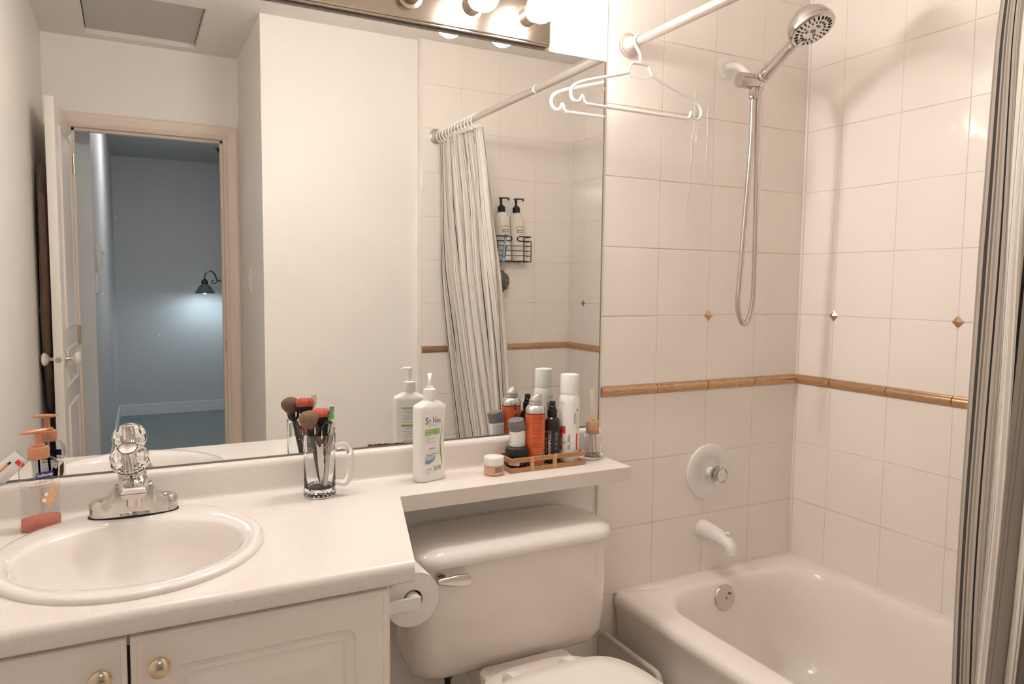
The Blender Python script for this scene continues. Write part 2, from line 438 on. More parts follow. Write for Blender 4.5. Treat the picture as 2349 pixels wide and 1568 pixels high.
# ---- hall beyond the door
HY, HC = -6.2, 2.49
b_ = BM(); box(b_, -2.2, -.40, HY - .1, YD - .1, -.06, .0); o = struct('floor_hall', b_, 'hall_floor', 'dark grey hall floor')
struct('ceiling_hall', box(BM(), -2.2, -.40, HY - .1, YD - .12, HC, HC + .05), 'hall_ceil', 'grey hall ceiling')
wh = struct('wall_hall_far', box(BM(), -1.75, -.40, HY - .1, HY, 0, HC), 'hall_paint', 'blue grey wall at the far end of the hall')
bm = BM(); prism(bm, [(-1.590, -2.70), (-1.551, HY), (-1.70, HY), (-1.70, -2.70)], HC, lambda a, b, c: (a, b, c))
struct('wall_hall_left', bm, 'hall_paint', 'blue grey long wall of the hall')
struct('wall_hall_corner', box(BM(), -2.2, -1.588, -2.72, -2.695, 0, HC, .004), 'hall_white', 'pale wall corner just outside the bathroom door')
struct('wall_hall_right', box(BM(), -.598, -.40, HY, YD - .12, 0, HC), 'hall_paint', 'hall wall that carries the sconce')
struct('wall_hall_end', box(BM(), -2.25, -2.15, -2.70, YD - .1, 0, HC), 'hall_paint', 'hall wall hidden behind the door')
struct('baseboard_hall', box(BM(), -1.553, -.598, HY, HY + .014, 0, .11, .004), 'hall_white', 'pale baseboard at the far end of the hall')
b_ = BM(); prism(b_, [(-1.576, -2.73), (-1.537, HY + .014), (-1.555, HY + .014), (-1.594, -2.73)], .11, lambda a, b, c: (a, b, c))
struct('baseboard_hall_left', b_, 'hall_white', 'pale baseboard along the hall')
th = thing('thermostat', 'small white thermostat with a side lever on the hall wall', 'thermostat', (-1.585, -3.0, 1.45))
bxo('cover', 'white_plastic', th, -.004, .028, -.045, .045, -.06, .06, .004)
bxo('lever', 'white_plastic', th, .028, .04, -.02, -.006, .012, .03, .002)
sw = thing('hall_switch', 'narrow white light switch plate below the thermostat', 'light switch', (-1.586, -2.85, 1.30))
bxo('plate', 'white_plastic', sw, -.004, .006, -.03, .03, -.055, .055, .002); bxo('toggle', 'white_plastic', sw, .006, .016, -.005, .005, -.01, .01, .001)
sw = thing('light_switch', 'cream rocker light switch on the alcove wall beside the doorway', 'light switch', (-.911, -1.925, 1.317))
bxo('plate', 'white_plastic', sw, -.006, .001, -.038, .038, -.058, .058, .002); bxo('rocker', 'white_plastic', sw, -.011, -.006, -.016, .016, -.032, .032, .002)
# smoke detector on hall ceiling
sd = thing('smoke_detector', 'dark round ceiling fitting in the hall near the doorway top', 'detector', (-.66, -5.3, HC))
obj('body', lathe(BM(), [(.05, 0.001), (.05, -.02), (.04, -.035), (.012, -.04)]), 'lamp_bronze', sd); obj('rim', lathe(BM(), [(.06, .001), (.06, -.008), (.05, -.01)]), 'lamp_bronze', sd)
# sconce
sc = thing('wall_sconce', 'bronze gooseneck wall sconce with bell shade lit in the hall', 'lamp', (-.598, -5.9, 1.28))
obj('backplate', box(BM(), -.018, .001, -.05, .05, -.02, .13, .006), 'lamp_bronze', sc)
arm = smooth_path([(-.01, 0, .04), (-.05, 0, .04), (-.075, 0, .055), (-.09, 0, .10), (-.125, 0, .135), (-.165, 0, .12), (-.184, 0, .085), (-.184, 0, .04)], 6)
obj('arm', tube(BM(), arm, .0065, 8), 'lamp_bronze', sc)
cur = smooth_path([(-.07, 0, .048), (-.085, 0, .02), (-.115, 0, .015), (-.118, 0, .04), (-.10, 0, .045)], 6)
obj('scroll', tube(BM(), cur, .005, 8), 'lamp_bronze', sc)
obj('cap', lathe(BM(), [(.008, .06), (.022, .05), (.03, .035), (.03, .012), (.022, .0)], (-.184, 0, 0)), 'lamp_bronze', sc)
sh_ = obj('shade', lathe(BM(), [(.025, .012), (.05, -.01), (.075, -.05), (.088, -.075), (.092, -.078), (.086, -.074), (.072, -.048), (.048, -.012), (.02, .005)], (-.184, 0, 0), cap0=False, cap1=False), 'lamp_shade', sc)
obj('shade_rim', lathe(BM(), [(.086, -.072), (.092, -.072), (.092, -.08), (.086, -.08)], (-.184, 0, 0), cap0=False, cap1=False), 'lamp_bronze', sc)
obj('bulb', lathe(BM(), [(.012, 0), (.014, -.03), (.024, -.05), (.025, -.065), (.018, -.080), (.004, -.086)], (-.184, 0, 0)), 'hall_bulb', sc)

hl = thing('hall_fill_light', 'added unseen fill light, a round white dome on the hall ceiling', 'lamp', (-1.12, -3.9, HC))  # added out of view to brighten the hall; not a known lamp
obj('base', lathe(BM(), [(.15, .001), (.15, -.015), (.14, -.02)], n=36), 'white_plastic', hl)
obj('dome', lathe(BM(), [(.138, -.018), (.132, -.04), (.10, -.065), (.05, -.078), (.003, -.082)], n=36), 'hall_fill_glow', hl)
# ---- door
dr = thing('door_1', 'cream panelled door standing open against the left wall', 'door', (-1.647, YD + .008, .01), math.radians(92.0))
dr['kind'] = 'structure'
del dr['category']
# local: +x along the leaf from the hinge, +y = face towards the wall, -y = face towards the room
TH = .034; DW = .612; DH = 2.018
def door_face(sgn, yface):
    pass
def rect_ring(x0, x1, z0, z1, y): return [(x0, y, z0), (x1, y, z0), (x1, y, z1), (x0, y, z1)]
obj('leaf', box(BM(), 0, DW, 0, TH, 0, DH, .002), 'door_paint', dr)
for (z0, z1) in ((1.10, 1.93), (.86, 1.02), (.20, .78)):
    for side in (-1, 1):
        yb = 0 if side < 0 else TH
        bm = BM(); x0, x1 = .115, DW - .115
        rings = [rect_ring(x0, x1, z0, z1, yb), rect_ring(x0 + .006, x1 - .006, z0 + .006, z1 - .006, yb + side * .007),
                 rect_ring(x0 + .018, x1 - .018, z0 + .018, z1 - .018, yb + side * .001), rect_ring(x0 + .045, x1 - .045, z0 + .045, z1 - .045, yb + side * .004)]
        loft(bm, rings, False, True); obj('panel', bm, 'door_paint', dr, ang=15)
for side in (-1, 1):
    yb = 0 if side < 0 else TH
    k = obj('knob', lathe(BM(), [(.011, .024), (.013, .03), (.024, .035), (.029, .043), (.029, .05), (.022, .056), (.006, .058)] if side < 0 else [(.011, .02), (.02, .026), (.027, .034), (.026, .043), (.018, .048), (.005, .05)], (DW - .06, yb, .985), (0, side, 0)), 'porcelain', dr, label='white porcelain door knob')
    obj('shank', lathe(BM(), [(.012, 0), (.009, .006), (.009, .026)], (DW - .06, yb, .985), (0, side, 0)), 'knob_brass', k)
    bm = BM(); loft(bm, [ell(0, 0, .022, .032, z, 24) for z in (0, .002, .004)])
    bmesh.ops.transform(bm, matrix=Matrix.Translation((DW - .06, yb, .985)) @ Matrix.Rotation(PI / 2 * (1 if side < 0 else -1), 4, 'X'), verts=bm.verts)
    obj('rose', bm, 'knob_brass', k)
obj('latch_plate', lathe(BM(), [(.012, 0), (.012, .002)], (DW - .001, TH / 2, .985), (1, 0, 0)), 'steel', dr)
for z in (.2, 1.0, 1.8): obj('hinge', lathe(BM(), [(.006, 0), (.006, .09)], (-.002, -.005, z)), 'knob_brass', dr)
# towel on the back of the door
tw = thing('hanging_towel', 'brown bath towel hanging behind the open door', 'towel', (-1.7285, -1.805, 1.76))
bm = BM(); NT = 26
prof = [(0.02, 0.03, .012), (0, .05, .016), (-.12, .075, .02), (-.35, .09, .022), (-.6, .085, .022), (-.78, .07, .018), (-.86, .05, .014), (-.98, .03, .01)]
rings = []
for dz, hw, hd in prof:
    ring = []
    for i in range(NT):
        t = 2 * PI * i / NT; f_ = 1 + .13 * math.sin(5 * t + dz * 6)
        ring.append((hd * math.cos(t) * f_ - .003, hw * math.sin(t) * f_ + .01 * math.sin(dz * 7), dz + .012 * math.sin(3 * t)))
    rings.append(ring)
loft(bm, rings); obj('cloth', bm, 'towel', tw, ang=60)
obj('fold', tube(BM(), smooth_path([(.0, .09, -.1), (.004, .1, -.4), (.0, .085, -.7), (.004, .06, -.85)], 5), [.012] * 15 + [.008], 8), 'towel', tw)

# ------------------------------------------------------------------ mirror and light bar
mr = thing('wall_mirror', 'large frameless wall mirror above the counter with rust at its lower edge', 'mirror', (-.97, 0, .905))
bxo('glass', 'mirror', mr, XL + .97 + .002, -.2097 + .97, 0, .006, 0, 1.0431)
bxo('edge_channel', 'mirror_edge', mr, XL + .97 + .002, -.2097 + .97, -.0018, .004, -.003, .0012)
bxo('side_strip', 'chrome', mr, -.2101 + .97, -.2086 + .97, -.0025, .006, 0, 1.0431)
bxo('top_edge', 'mirror_edge', mr, XL + .97 + .002, -.2097 + .97, -.0004, .006, 1.0431, 1.0442)
bm = BM(); rnd = random.Random(3); N = 40; x0 = -.905 + .97; x1 = -.80 + .97
top = [(x0 + (x1 - x0) * i / N, -.0004, .001 + (.006 * (1 - i / N) + .002) * rnd.uniform(.35, 1.0)) for i in range(N + 1)]
bot = [(p[0], -.0004, 0) for p in top]
vt = [bm.verts.new(p) for p in top]; vb = [bm.verts.new(p) for p in bot]
for i in range(N): bm.faces.new((vb[i], vb[i + 1], vt[i + 1], vt[i]))
obj('rust_patch', bm, 'rust', mr, smooth=False, label='flaky brown rust at the mirror edge')

bm = BM(); rnd = random.Random(12)
for k in range(34):
    x = -1.72 + .97 + .75 * rnd.random() ** 1.5; z = .03 + .75 * rnd.random() ** 1.8; r = rnd.uniform(.0005, .0012)
    bm.faces.new([bm.verts.new((x + r * math.cos(a), -.0003, z + r * 1.3 * math.sin(a))) for a in [i * PI / 4 for i in range(8)]])
o = obj('water_spots', bm, 'melon_spot', mr, smooth=False); o['kind'] = 'stuff'
lb = thing('vanity_light_bar', 'brushed metal vanity light bar with six bulb sockets above the mirror', 'light fixture', (-.89, .006, 1.9535))
bxo('backplate', 'nickel', lb, -.485, .485, -.030, 0, 0.004, .118, .003)
bxo('lower_lip', 'nickel', lb, -.485, .485, -.026, 0, 0.0, .0045, .001)
for k in range(6):
    x = -.482 + .89 - .16 * k
    lit = k in (0, 1, 5)
    s_ = obj('socket', lathe(BM(), [(.033, -.002), (.033, .002), (.024, .004), (.024, .040), (.023, .042), (.019, .042), (.019, .012)], (x, -.030, .0605), (0, -1, 0), 28, cap1=True), 'socket_metal', lb)
    obj('socket_liner', lathe(BM(), [(.0188, .0125), (.0188, .040), (.0175, .040), (.0175, .013)], (x, -.030, .0605), (0, -1, 0), 24, cap0=True, cap1=True), 'black_void', s_)
    if lit:
        pr = [(.013, .012), (.0135, .03)]
        for i in range(1, 15):
            a = math.radians(-62 + i * (152 / 14)); pr.append((.0375 * math.cos(a), .084 + .0375 * math.sin(a)))
        bb_ = obj('bulb', lathe(BM(), pr, (x, -.030, .0605), (0, -1, 0), 32), 'bulb_on', lb, label='lit globe bulb')

# ------------------------------------------------------------------ vanity
vx0, vx1, vyf = XL + .004, -1.022, -.535
va = thing('vanity_cabinet', 'cream vanity cabinet with two raised-panel doors under the counter', 'cabinet', ((vx0 + vx1) / 2, -.27, 0))
ox, oy = va.location.x, va.location.y
bxo('side_panel', 'cabinet', va, vx1 - .018 - ox, vx1 - ox, vyf - oy, .004 - oy, .09, .788)
bxo('side_panel', 'cabinet', va, vx0 - ox, vx0 + .018 - ox, vyf - oy, .004 - oy, .09, .788)
bxo('bottom_panel', 'cabinet', va, vx0 + .018 - ox, vx1 - .018 - ox, vyf - oy, .004 - oy, .09, .106)
bxo('back_panel', 'cabinet_dark', va, vx0 + .018 - ox, vx1 - .018 - ox, -.004 - oy, .004 - oy, .106, .788)
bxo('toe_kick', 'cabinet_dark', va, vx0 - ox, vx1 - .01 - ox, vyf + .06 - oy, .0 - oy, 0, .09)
bxo('face_rail', 'cabinet', va, vx0 + .018 - ox, vx1 - .018 - ox, vyf - oy, vyf + .018 - oy, .755, .788)
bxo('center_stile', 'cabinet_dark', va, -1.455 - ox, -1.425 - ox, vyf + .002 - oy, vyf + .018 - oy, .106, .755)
def rr_xz(x0, x1, z0, z1, r, y, k=5):
    return [(p[0], y, p[1]) for p in rrect((x0 + x1) / 2, (z0 + z1) / 2, x1 - x0, z1 - z0, r, 0, k)]
def cab_door(x0, x1, z0, z1, kx, kz):
    yb = vyf - .001; yfr = vyf - .021
    bm = BM()
    seq = [(0, .001, yb), (0, .001, yfr + .004), (.0012, .002, yfr + .0012), (.004, .003, yfr), (.0078, .004, yfr - .0006), (.009, .004, yfr + .0008), (.0105, .004, yfr),
           (.058, .020, yfr), (.062, .018, yfr + .005), (.070, .015, yfr + .0075), (.076, .012, yfr + .005), (.079, .008, yfr + .0085), (.085, .005, yfr + .0085), (.110, .003, yfr + .001), (.113, .003, yfr - .0005)]
    loft(bm, [[(p[0] - ox, p[1] - oy, p[2]) for p in rr_xz(x0 + i, x1 - i, z0 + i, z1 - i, r, y)] for i, r, y in seq])
    d = obj('door', bm, 'cabinet', va, ang=12)
    k = lathe(BM(), [(.0085, 0), (.0085, .003), (.006, .006), (.0065, .010), (.0135, .014), (.0162, .0195), (.0158, .024), (.012, .0275), (.003, .0292)], (kx - ox, yfr - oy, kz), (0, -1, 0), 32)
    obj('knob', k, 'knob_brass', d, label='round polished knob')
cab_door(-1.4388, -1.0315, .115, .775, -1.4026 + .003, .728)
cab_door(-1.7340, -1.4430, .115, .775, -1.4816 + .003, .727)

# counter top
ctop = thing('countertop', 'speckled cream laminate countertop with a narrow shelf over the toilet tank', 'countertop', (-1.2, -.29, CT))
plan = [(XL + .002, .004), (-.2266, .004), (-.2266, -.188), (-.884, -.188), (-.9895, -.578), (XL + .002, -.578)]
bm = BM(); T_ = .037
loft(bm, [[(x, y, CT - T_) for x, y in plan], [(x, y, CT) for x, y in plan]])
fe = [e for e in bm.edges if all(abs(v.co.y + .578) < 1e-4 for v in e.verts) and abs(e.verts[0].co.z - e.verts[1].co.z) < 1e-5]
bmesh.ops.bevel(bm, geom=[e for e in fe if e.verts[0].co.z > CT - .01], offset=.016, segments=6, affect='EDGES', profile=.5)
fe = [e for e in bm.edges if all(abs(v.co.y + .578) < 1e-4 for v in e.verts) and all(abs(v.co.z - CT + T_) < 1e-4 for v in e.verts)]
bmesh.ops.bevel(bm, geom=fe, offset=.006, segments=3, affect='EDGES', profile=.5)
bmesh.ops.recalc_face_normals(bm, faces=bm.faces)
me = bpy.data.meshes.new('slab'); bm.to_mesh(me); bm.free()
so = bpy.data.objects.new('slab_tmp', me); COL.objects.link(so)
SX, SY = -1.43, -.29
bm = BM(); loft(bm, [ell(SX, SY, .212, .232, z, 64) for z in (CT - .2, CT + .1)]); bmesh.ops.recalc_face_normals(bm, faces=bm.faces)
mc = bpy.data.meshes.new('cut'); bm.to_mesh(mc); bm.free(); co = bpy.data.objects.new('cut_tmp', mc); COL.objects.link(co)
md = so.modifiers.new('b', 'BOOLEAN'); md.operation = 'DIFFERENCE'; md.object = co; md.solver = 'EXACT'
dg = bpy.context.evaluated_depsgraph_get(); nm = bpy.data.meshes.new_from_object(so.evaluated_get(dg))
bpy.data.objects.remove(so); bpy.data.objects.remove(co); bpy.data.meshes.remove(mc)
nm.transform(Matrix.Translation((1.2, .29, -CT))); nm.name = 'slab'
nm.shade_smooth(); nm.set_sharp_from_angle(angle=math.radians(35)); nm.materials.clear(); nm.materials.append(MATS['counter'])
link(bpy.data.objects.new('slab', nm), ctop)
prof = [(.004, -.001), (-.034, -.001), (-.0235, .002), (-.0205, .006), (-.0195, .012), (-.0195, .062), (-.018, .069), (-.0135, .0745), (-.007, .0768), (.004, .0768)]
bm = BM(); loft(bm, [[(x + 1.2, y + .29, z) for y, z in prof] for x in (XL + .002, -.2125)]); obj('backsplash', bm, 'counter', ctop, ang=50)

# sink
sk = thing('oval_sink', 'white oval drop-in sink set in the counter', 'sink', (SX, SY, CT))
rg = [(.214, .234, 0, -.004), (.2255, .2455, 0, 0), (.2262, .2462, 0, .005), (.222, .242, 0, .0095), (.212, .230, -.002, .0115), (.198, .196, -.018, .0105), (.1905, .178, -.0245, .008), (.185, .172, -.0250, .001), (.179, .165, -.0255, -.012),
      (.172, .157, -.026, -.035), (.160, .143, -.027, -.07), (.135, .118, -.028, -.105), (.095, .082, -.03, -.128), (.05, .045, -.03, -.137), (.024, .024, -.03, -.139)]
rg += [(.020, .020, -.03, -.16), (.06, .055, -.03, -.15), (.14, .125, -.028, -.12), (.168, .152, -.027, -.08), (.186, .17, -.026, -.03), (.2, .2, -.01, -.005)]
bm = BM(); vr = [[bm.verts.new(p) for p in ell(0, cy, a, b, z, 72)] for a, b, cy, z in rg]
for a, b in zip(vr, vr[1:]):
    for i in range(72): bm.faces.new((a[i], a[(i + 1) % 72], b[(i + 1) % 72], b[i]))
for i in range(72): bm.faces.new((vr[-1][i], vr[-1][(i + 1) % 72], vr[0][(i + 1) % 72], vr[0][i]))
obj('basin', bm, 'porcelain', sk, ang=60)
obj('drain', lathe(BM(), [(.024, -.142), (.0245, -.137), (.018, -.1355), (.004, -.1345)], (0, -.03, 0)), 'chrome', sk)

# faucet
fz = CT + .0108
fc = thing('faucet', 'chrome centerset faucet with a clear faceted knob behind the sink', 'faucet', (-1.428, -.097, fz))
gasket = BM(); loft(gasket, [ell(0, 0, .0835, .0285, -.002, 48, 2.6), ell(0, 0, .0835, .0285, .003, 48, 2.6)]); obj('gasket', gasket, 'rubber', fc)
# escutcheon: low wings rising to the centre body
bm = BM(); NX = 48; rings = []
def wing_h(x):
    x = abs(x)
    if x > .055: return .025 + .010 * math.sqrt(max(0, 1 - ((x - .055) / .028) ** 2))
    if x > .034:
        t = (x - .034) / .021; return .035 + .026 * (1 - t) ** 2.0
    return .061
for i in range(NX + 1):
    x = -.0815 + .163 * i / NX
    hw = .0275 * (max(0.0, 1 - (abs(x) / .0822) ** 4)) ** .5
    hw = max(hw, .004); hh = wing_h(x); 
    c = .006 if abs(x) > .034 else .004
    rings.append([(x, -hw, .003), (x, -hw * .98, hh * .55), (x, -hw * .86, hh - c * .4), (x, -hw * .6, hh), (x, hw * .6, hh), (x, hw * .86, hh - c * .4), (x, hw * .98, hh * .55), (x, hw, .003)])
loft(bm, rings); obj('escutcheon', bm, 'chrome_worn', fc, ang=50)
# centre body with front deck
bm = BM(); loft(bm, [rrect(0, .0, .074, .058, .01, .004), rrect(0, .004, .066, .05, .012, .03), rrect(0, .006, .058, .046, .016, .058), rrect(0, .006, .054, .044, .02, .072), rrect(0, .004, .05, .044, .0215, .083)])
obj('body', bm, 'chrome', fc, ang=50)
# spout reaching over the bowl
bm = BM(); sp = []
for y, w_, zt, zb in ((.01, .054, .080, .046), (-.02, .054, .080, .050), (-.045, .053, .079, .053), (-.068, .052, .077, .053), (-.082, .051, .075, .052), (-.087, .047, .072, .053)):
    sp.append([(px, y, (zt + zb) / 2 + pz) for px, pz, _ in rrect(0, 0, w_, zt - zb, .010, 0, 4)])
loft(bm, sp); obj('spout', bm, 'chrome', fc, ang=50)
obj('aerator', lathe(BM(), [(.0135, .056), (.0135, .034), (.011, .032), (.011, .038)], (0, -.068, 0)), 'chrome', fc)
obj('popup_hole', lathe(BM(), [(.0045, 0.0), (.009, .002), (.009, .0)], (0, -.0262, .012), (0, -.8, .6), 20), 'chrome_worn', fc)
tilt = Vector((-.10, -.50, 1)).normalized()
kb = Vector((-.002, .002, .078))
obj('collar', lathe(BM(), [(.0255, -.004), (.0255, .006), (.0235, .009), (.019, .013), (.019, .018)], kb, tilt, 36), 'chrome', fc)
bm = BM(); lathe(bm, [(.019, .018), (.026, .021), (.0335, .030), (.0375, .042), (.0365, .053), (.029, .066), (.021, .0725), (.0185, .0728), (.0165, .068)], kb, tilt, 12)
for v in bm.verts: pass
kn = obj('knob', bm, 'acrylic', fc, smooth=False, label='clear faceted acrylic knob')
obj('stem', lathe(BM(), [(.007, .012), (.007, .060), (.010, .064)], kb, tilt, 16), 'chrome', kn)
obj('cap', lathe(BM(), [(.0165, .0695), (.0172, .0725), (.0165, .0745), (.012, .0758), (.002, .0762)], kb, tilt, 28), 'chrome', kn, label='round chrome cap')

# ------------------------------------------------------------------ things on the counter
# soap bottle
sb = thing('soap_dispenser', 'nearly empty clear pump soap bottle with orange-copper pump beside the sink', 'soap bottle', (-1.592, -.088, CT), math.radians(24))
prf = [(0, .034, .019), (.006, .0362, .0215), (.02, .0362, .0215), (.045, .0335, .0205), (.075, .0325, .020), (.10, .0345, .0205), (.118, .0355, .0205), (.13, .033, .0195), (.138, .027, .018), (.143, .018, .0155), (.146, .0155, .0145), (.152, .0150, .0145)]
def soap_ab(z):
    for (z0, a0, b0), (z1, a1, b1) in zip(prf, prf[1:]):
        if z <= z1: t = (z - z0) / (z1 - z0); return a0 + (a1 - a0) * t, b0 + (b1 - b0) * t
    return prf[-1][1:]
bm = BM()
outer = [ell(0, 0, a, b, z, 40, 2.3) for z, a, b in prf]
inner = [ell(0, 0, a - .0015, b - .0015, z, 40, 2.3) for z, a, b in reversed(prf[1:])] + [ell(0, 0, .032, .0165, .003, 40, 2.3)]
loft(bm, outer + inner); obj('bottle', bm, 'clear_plastic', sb, ang=60)
bm = BM(); loft(bm, [ell(0, 0, soap_ab(max(z, .004))[0] - .0018, soap_ab(max(z, .004))[1] - .0018, z, 40, 2.3) for z in (.0008, .007, .014, .02, .0235)]); obj('liquid_soap', bm, 'pink_soap', sb, label='last of the pink-orange soap')
obj('dip_tube', tube(BM(), [(0, 0, .15), (.002, 0, .09), (.006, 0, .008)], .0025, 8), 'clear_plastic', sb)
obj('collar', lathe(BM(), [(.018, .141), (.0185, .143), (.0185, .160), (.0175, .163), (.0115, .1645), (.0115, .1685), (.0085, .1695)], n=36), 'copper_plastic', sb)
pm = obj('pump_neck', lathe(BM(), [(.0062, .166), (.0058, .192)], n=20), 'copper_plastic', sb)
bm = BM(); hd = []
for x, w_, z0, z1 in ((-.032, .003, .1925, .1945), (-.027, .009, .1910, .197), (-.015, .012, .1905, .199), (0, .0125, .1905, .2), (.012, .010, .1925, .1995), (.022, .004, .195, .198)):
    hd.append([(x, py, (z0 + z1) / 2 + pz) for py, pz, _ in ell(0, 0, w_ / 1.0 * .8, (z1 - z0) / 2, 0, 16)])
loft(bm, hd); o = obj('pump_head', bm, 'copper_plastic', sb, ang=70)
def smap(x, y):
    a, b = soap_ab(y); t = min(.999, abs(x) / (a + 1e-6)); return (x, -(b * (1 - t ** 2.3) ** (1 / 2.3)) - .0006, y)
lab = patch(sb, 'label', 'navy', smap, -.0125, .018, .1035, .116, 8, 2, .0015)
fl = lambda x, y: (lambda p: (p[0], p[1] - .0005, p[2]))(smap(x, y))
text(sb, 'Softsoap', .0085, 'print_white', fl, .0028, .1105, .95, .04, bold=.00015)
text(sb, 'SHEA BUTTER', .0058, 'print_brown', fl, .0015, .097, .95, .05, bold=.0001); text(sb, 'BEURRE DE KARITÉ', .0052, 'print_brown', fl, -.002, .0895, .95, .05, bold=.0001)
lines(sb, 'print_brown', fl, -.014, .016, [.084], .0006, 4)
outline_patch(sb, 'drop_print', 'drop', smap, [(x - .0075, y) for x, y in [(.030, .092), (.0318, .082), (.031, .068), (.026, .056), (.0195, .046), (.0185, .0455), (.016, .048), (.004, .060), (.0005, .067), (.010, .070), (.018, .077), (.026, .086)]])
for cx, cy, r in ((.003, .0715, .0042), (-.001, .0605, .0045)):
    outline_patch(sb, 'berry_print', 'print_brown', fl, [(cx - .003 + r * math.cos(a), cy + .001 + r * math.sin(a)) for a in [i * PI / 6 for i in range(12)]])
    outline_patch(sb, 'berry_print', 'print_white', lambda x, y: (lambda p: (p[0], p[1] - .0009, p[2]))(smap(x, y)), [(cx + r * .9 * math.cos(a), cy + r * .9 * math.sin(a)) for a in [i * PI / 6 for i in range(12)]])
lines(sb, 'print_brown', fl, .0065, .019, [.0745, .0715, .0685, .0655], .0006, 5)

# toothpaste tube leaning on the mirror
tp = thing('toothpaste_tube', 'flattened white toothpaste tube leaning on the mirror beside the soap bottle', 'toothpaste', (-1.665, -.010, CT + .0775))
ca, sa = math.cos(math.radians(42)), math.sin(math.radians(42))
def tpt(a, b, d): return ((a - .056) * ca - b * sa + .036, d, max(.0004, (a - .056) * sa + b * ca + .053))
bm = BM(); rings = []
for a, hw, hd_ in ((-.06, .017, .0058), (-.04, .0175, .0058), (-.02, .018, .0058), (0, .018, .0056), (.02, .0175, .005), (.04, .0165, .0034), (.050, .0160, .0018), (.056, .0160, .0010)):
    rings.append([tpt(a, p[0], p[1]) for p in ell(0, 0, hw, hd_, 0, 28, 2.5)])
loft(bm, rings); obj('tube', bm, 'bottle_white', tp, ang=60)
tf = lambda x, y: tpt(x, y, -.0062 + max(0, (x - .02)) * .07)
patch(tp, 'red_block', 'print_red', tf, .040, .049, -.0155, .001, 2); patch(tp, 'orange_strip', 'print_orange', tf, .008, .03, .004, .0085, 2); patch(tp, 'navy_strip', 'navy', tf, .03, .037, .004, .0085, 2)
lines(tp, 'print_grey', tf, -.01, .03, [-.006, -.009, -.012, -.015], .0006, 9)

# glass mug
mg = thing('glass_mug', 'clear glass beer mug holding makeup brushes and a toothbrush', 'mug', (-1.047, -.098, CT), math.radians(-18))
R0 = .0365
po = [(.030, 0), (.0345, .001), (R0, .006), (R0, .018), (.0355, .024), (.0355, .10), (.0362, .140), (.0355, .146)]
pi_ = [(.0338, .146), (.0335, .138), (.0328, .10), (.0328, .030), (.030, .021), (.012, .019)]
bm = BM(); lathe(bm, po + pi_, n=48); obj('body', bm, 'glass', mg, ang=60)
hp = smooth_path([(.034, 0, .112), (.052, 0, .118), (.066, 0, .108), (.0705, 0, .078), (.067, 0, .045), (.055, 0, .028), (.034, 0, .032)], 6)
obj('handle', tube(BM(), hp, .0082, 14), 'glass', mg, ang=70)
for k in range(18):
    a = 2 * PI * k / 18
    if k % 1 == 0 and k < 18: pass
bm = BM()
for k in range(20):
    a = 2 * PI * k / 20; lathe(bm, [(.0005, 0), (.0028, .004), (.0005, .012)], (.0315 * math.cos(a), .0315 * math.sin(a), .0035), n=6)
obj('base_flutes', bm, 'acrylic', mg, smooth=False)
def in_mug(b, t):  # axis from base point to tip, world coordinates relative to the mug centre
    return Vector(b) + Vector((-1.047, -.098, CT)), Vector(t) + Vector((-1.047, -.098, CT))
def along(name, label, cat, b, t, group=None):
    b, t = in_mug(b, t); d = (t - b); L = d.length; d.normalize()
    o = thing(name, label, cat, b, 0, group); q = Vector((0, 0, 1)).rotation_difference(d); o.rotation_mode = 'QUATERNION'; o.rotation_quaternion = q
    return o, L
o, L = along('makeup_brush', 'large makeup brush with fluffy brown head in the glass mug', 'brush', (.004, .006, .0225), (-.030, -.014, .202), 'makeup brushes in the mug')
obj('handle', lathe(BM(), [(.003, 0), (.0055, .02), (.0045, .10), (.006, .125), (.0085, .140)], n=16), 'black_plastic', o)
obj('bristles', lathe(BM(), [(.0085, .140), (.0145, .148), (.0205, .158), (.0220, .166), (.0200, .174), (.013, .180), (.002, .183)], n=24), 'brush_brown', o, ang=80)
for nm_, lb_, b, t, rr in (('makeup_brush', 'makeup brush with broad red and black head behind the brown brush', (.006, .010, .0225), (.0, .014, .195), .018), ('makeup_brush', 'makeup brush with flat red-tipped black head beside the toothbrush', (.012, .0, .0225), (.016, .014, .192), .013)):
    o, L = along(nm_, lb_, 'brush', b, t, 'makeup brushes in the mug')
    obj('handle', lathe(BM(), [(.003, 0), (.0045, .03), (.004, .09), (.0055, .115)], n=14), 'red_handle', o)
    obj('ferrule', lathe(BM(), [(.0056, .112), (.007, .135), (.008, .14)], n=14), 'black_plastic', o)
    br = obj('bristle_base', lathe(BM(), [(.0075, .138), (rr * .75, .152), (rr * .92, .160)], n=20), 'bristle_dark', o, ang=80)
    obj('bristle_tip', lathe(BM(), [(rr * .92, .159), (rr, .166), (rr * .9, .173), (rr * .5, .178), (.002, .179)], n=20), 'brush_red', o, ang=80)
    for q in range(6): obj('stripe', lathe(BM(), [(.0050, .03 + .011 * q), (.0052, .0345 + .011 * q)], n=14), 'print_white' if q % 2 else 'black_plastic', o)
o, L = along('toothbrush', 'white toothbrush with green and grey bristles standing in the glass mug', 'toothbrush', (.010, -.012, .0225), (.030, .008, .205))
obj('handle', tube(BM(), [(0, 0, 0), (.001, 0, .05), (-.001, 0, .10), (0, 0, .145), (0, 0, .155)], [.004, .0055, .005, .0035, .003], 12), 'bottle_white', o)
bm = BM(); loft(bm, [[(p[0], y, .170 + p[1]) for p in ell(0, 0, .0085, .0195, 0, 24)] for y in (-.002, .002)]); obj('head', bm, 'bottle_white', o)
for q, (zz, m_) in enumerate(((.158, 'bristle_green'), (.164, 'bristle_green'), (.170, 'bristle_grey'), (.176, 'bristle_green'), (.182, 'bristle_grey'))):
    bxo('bristle_row', m_, o, -.0050, .0050, -.0105, -.002, zz - .0024, zz + .0024, .0006)
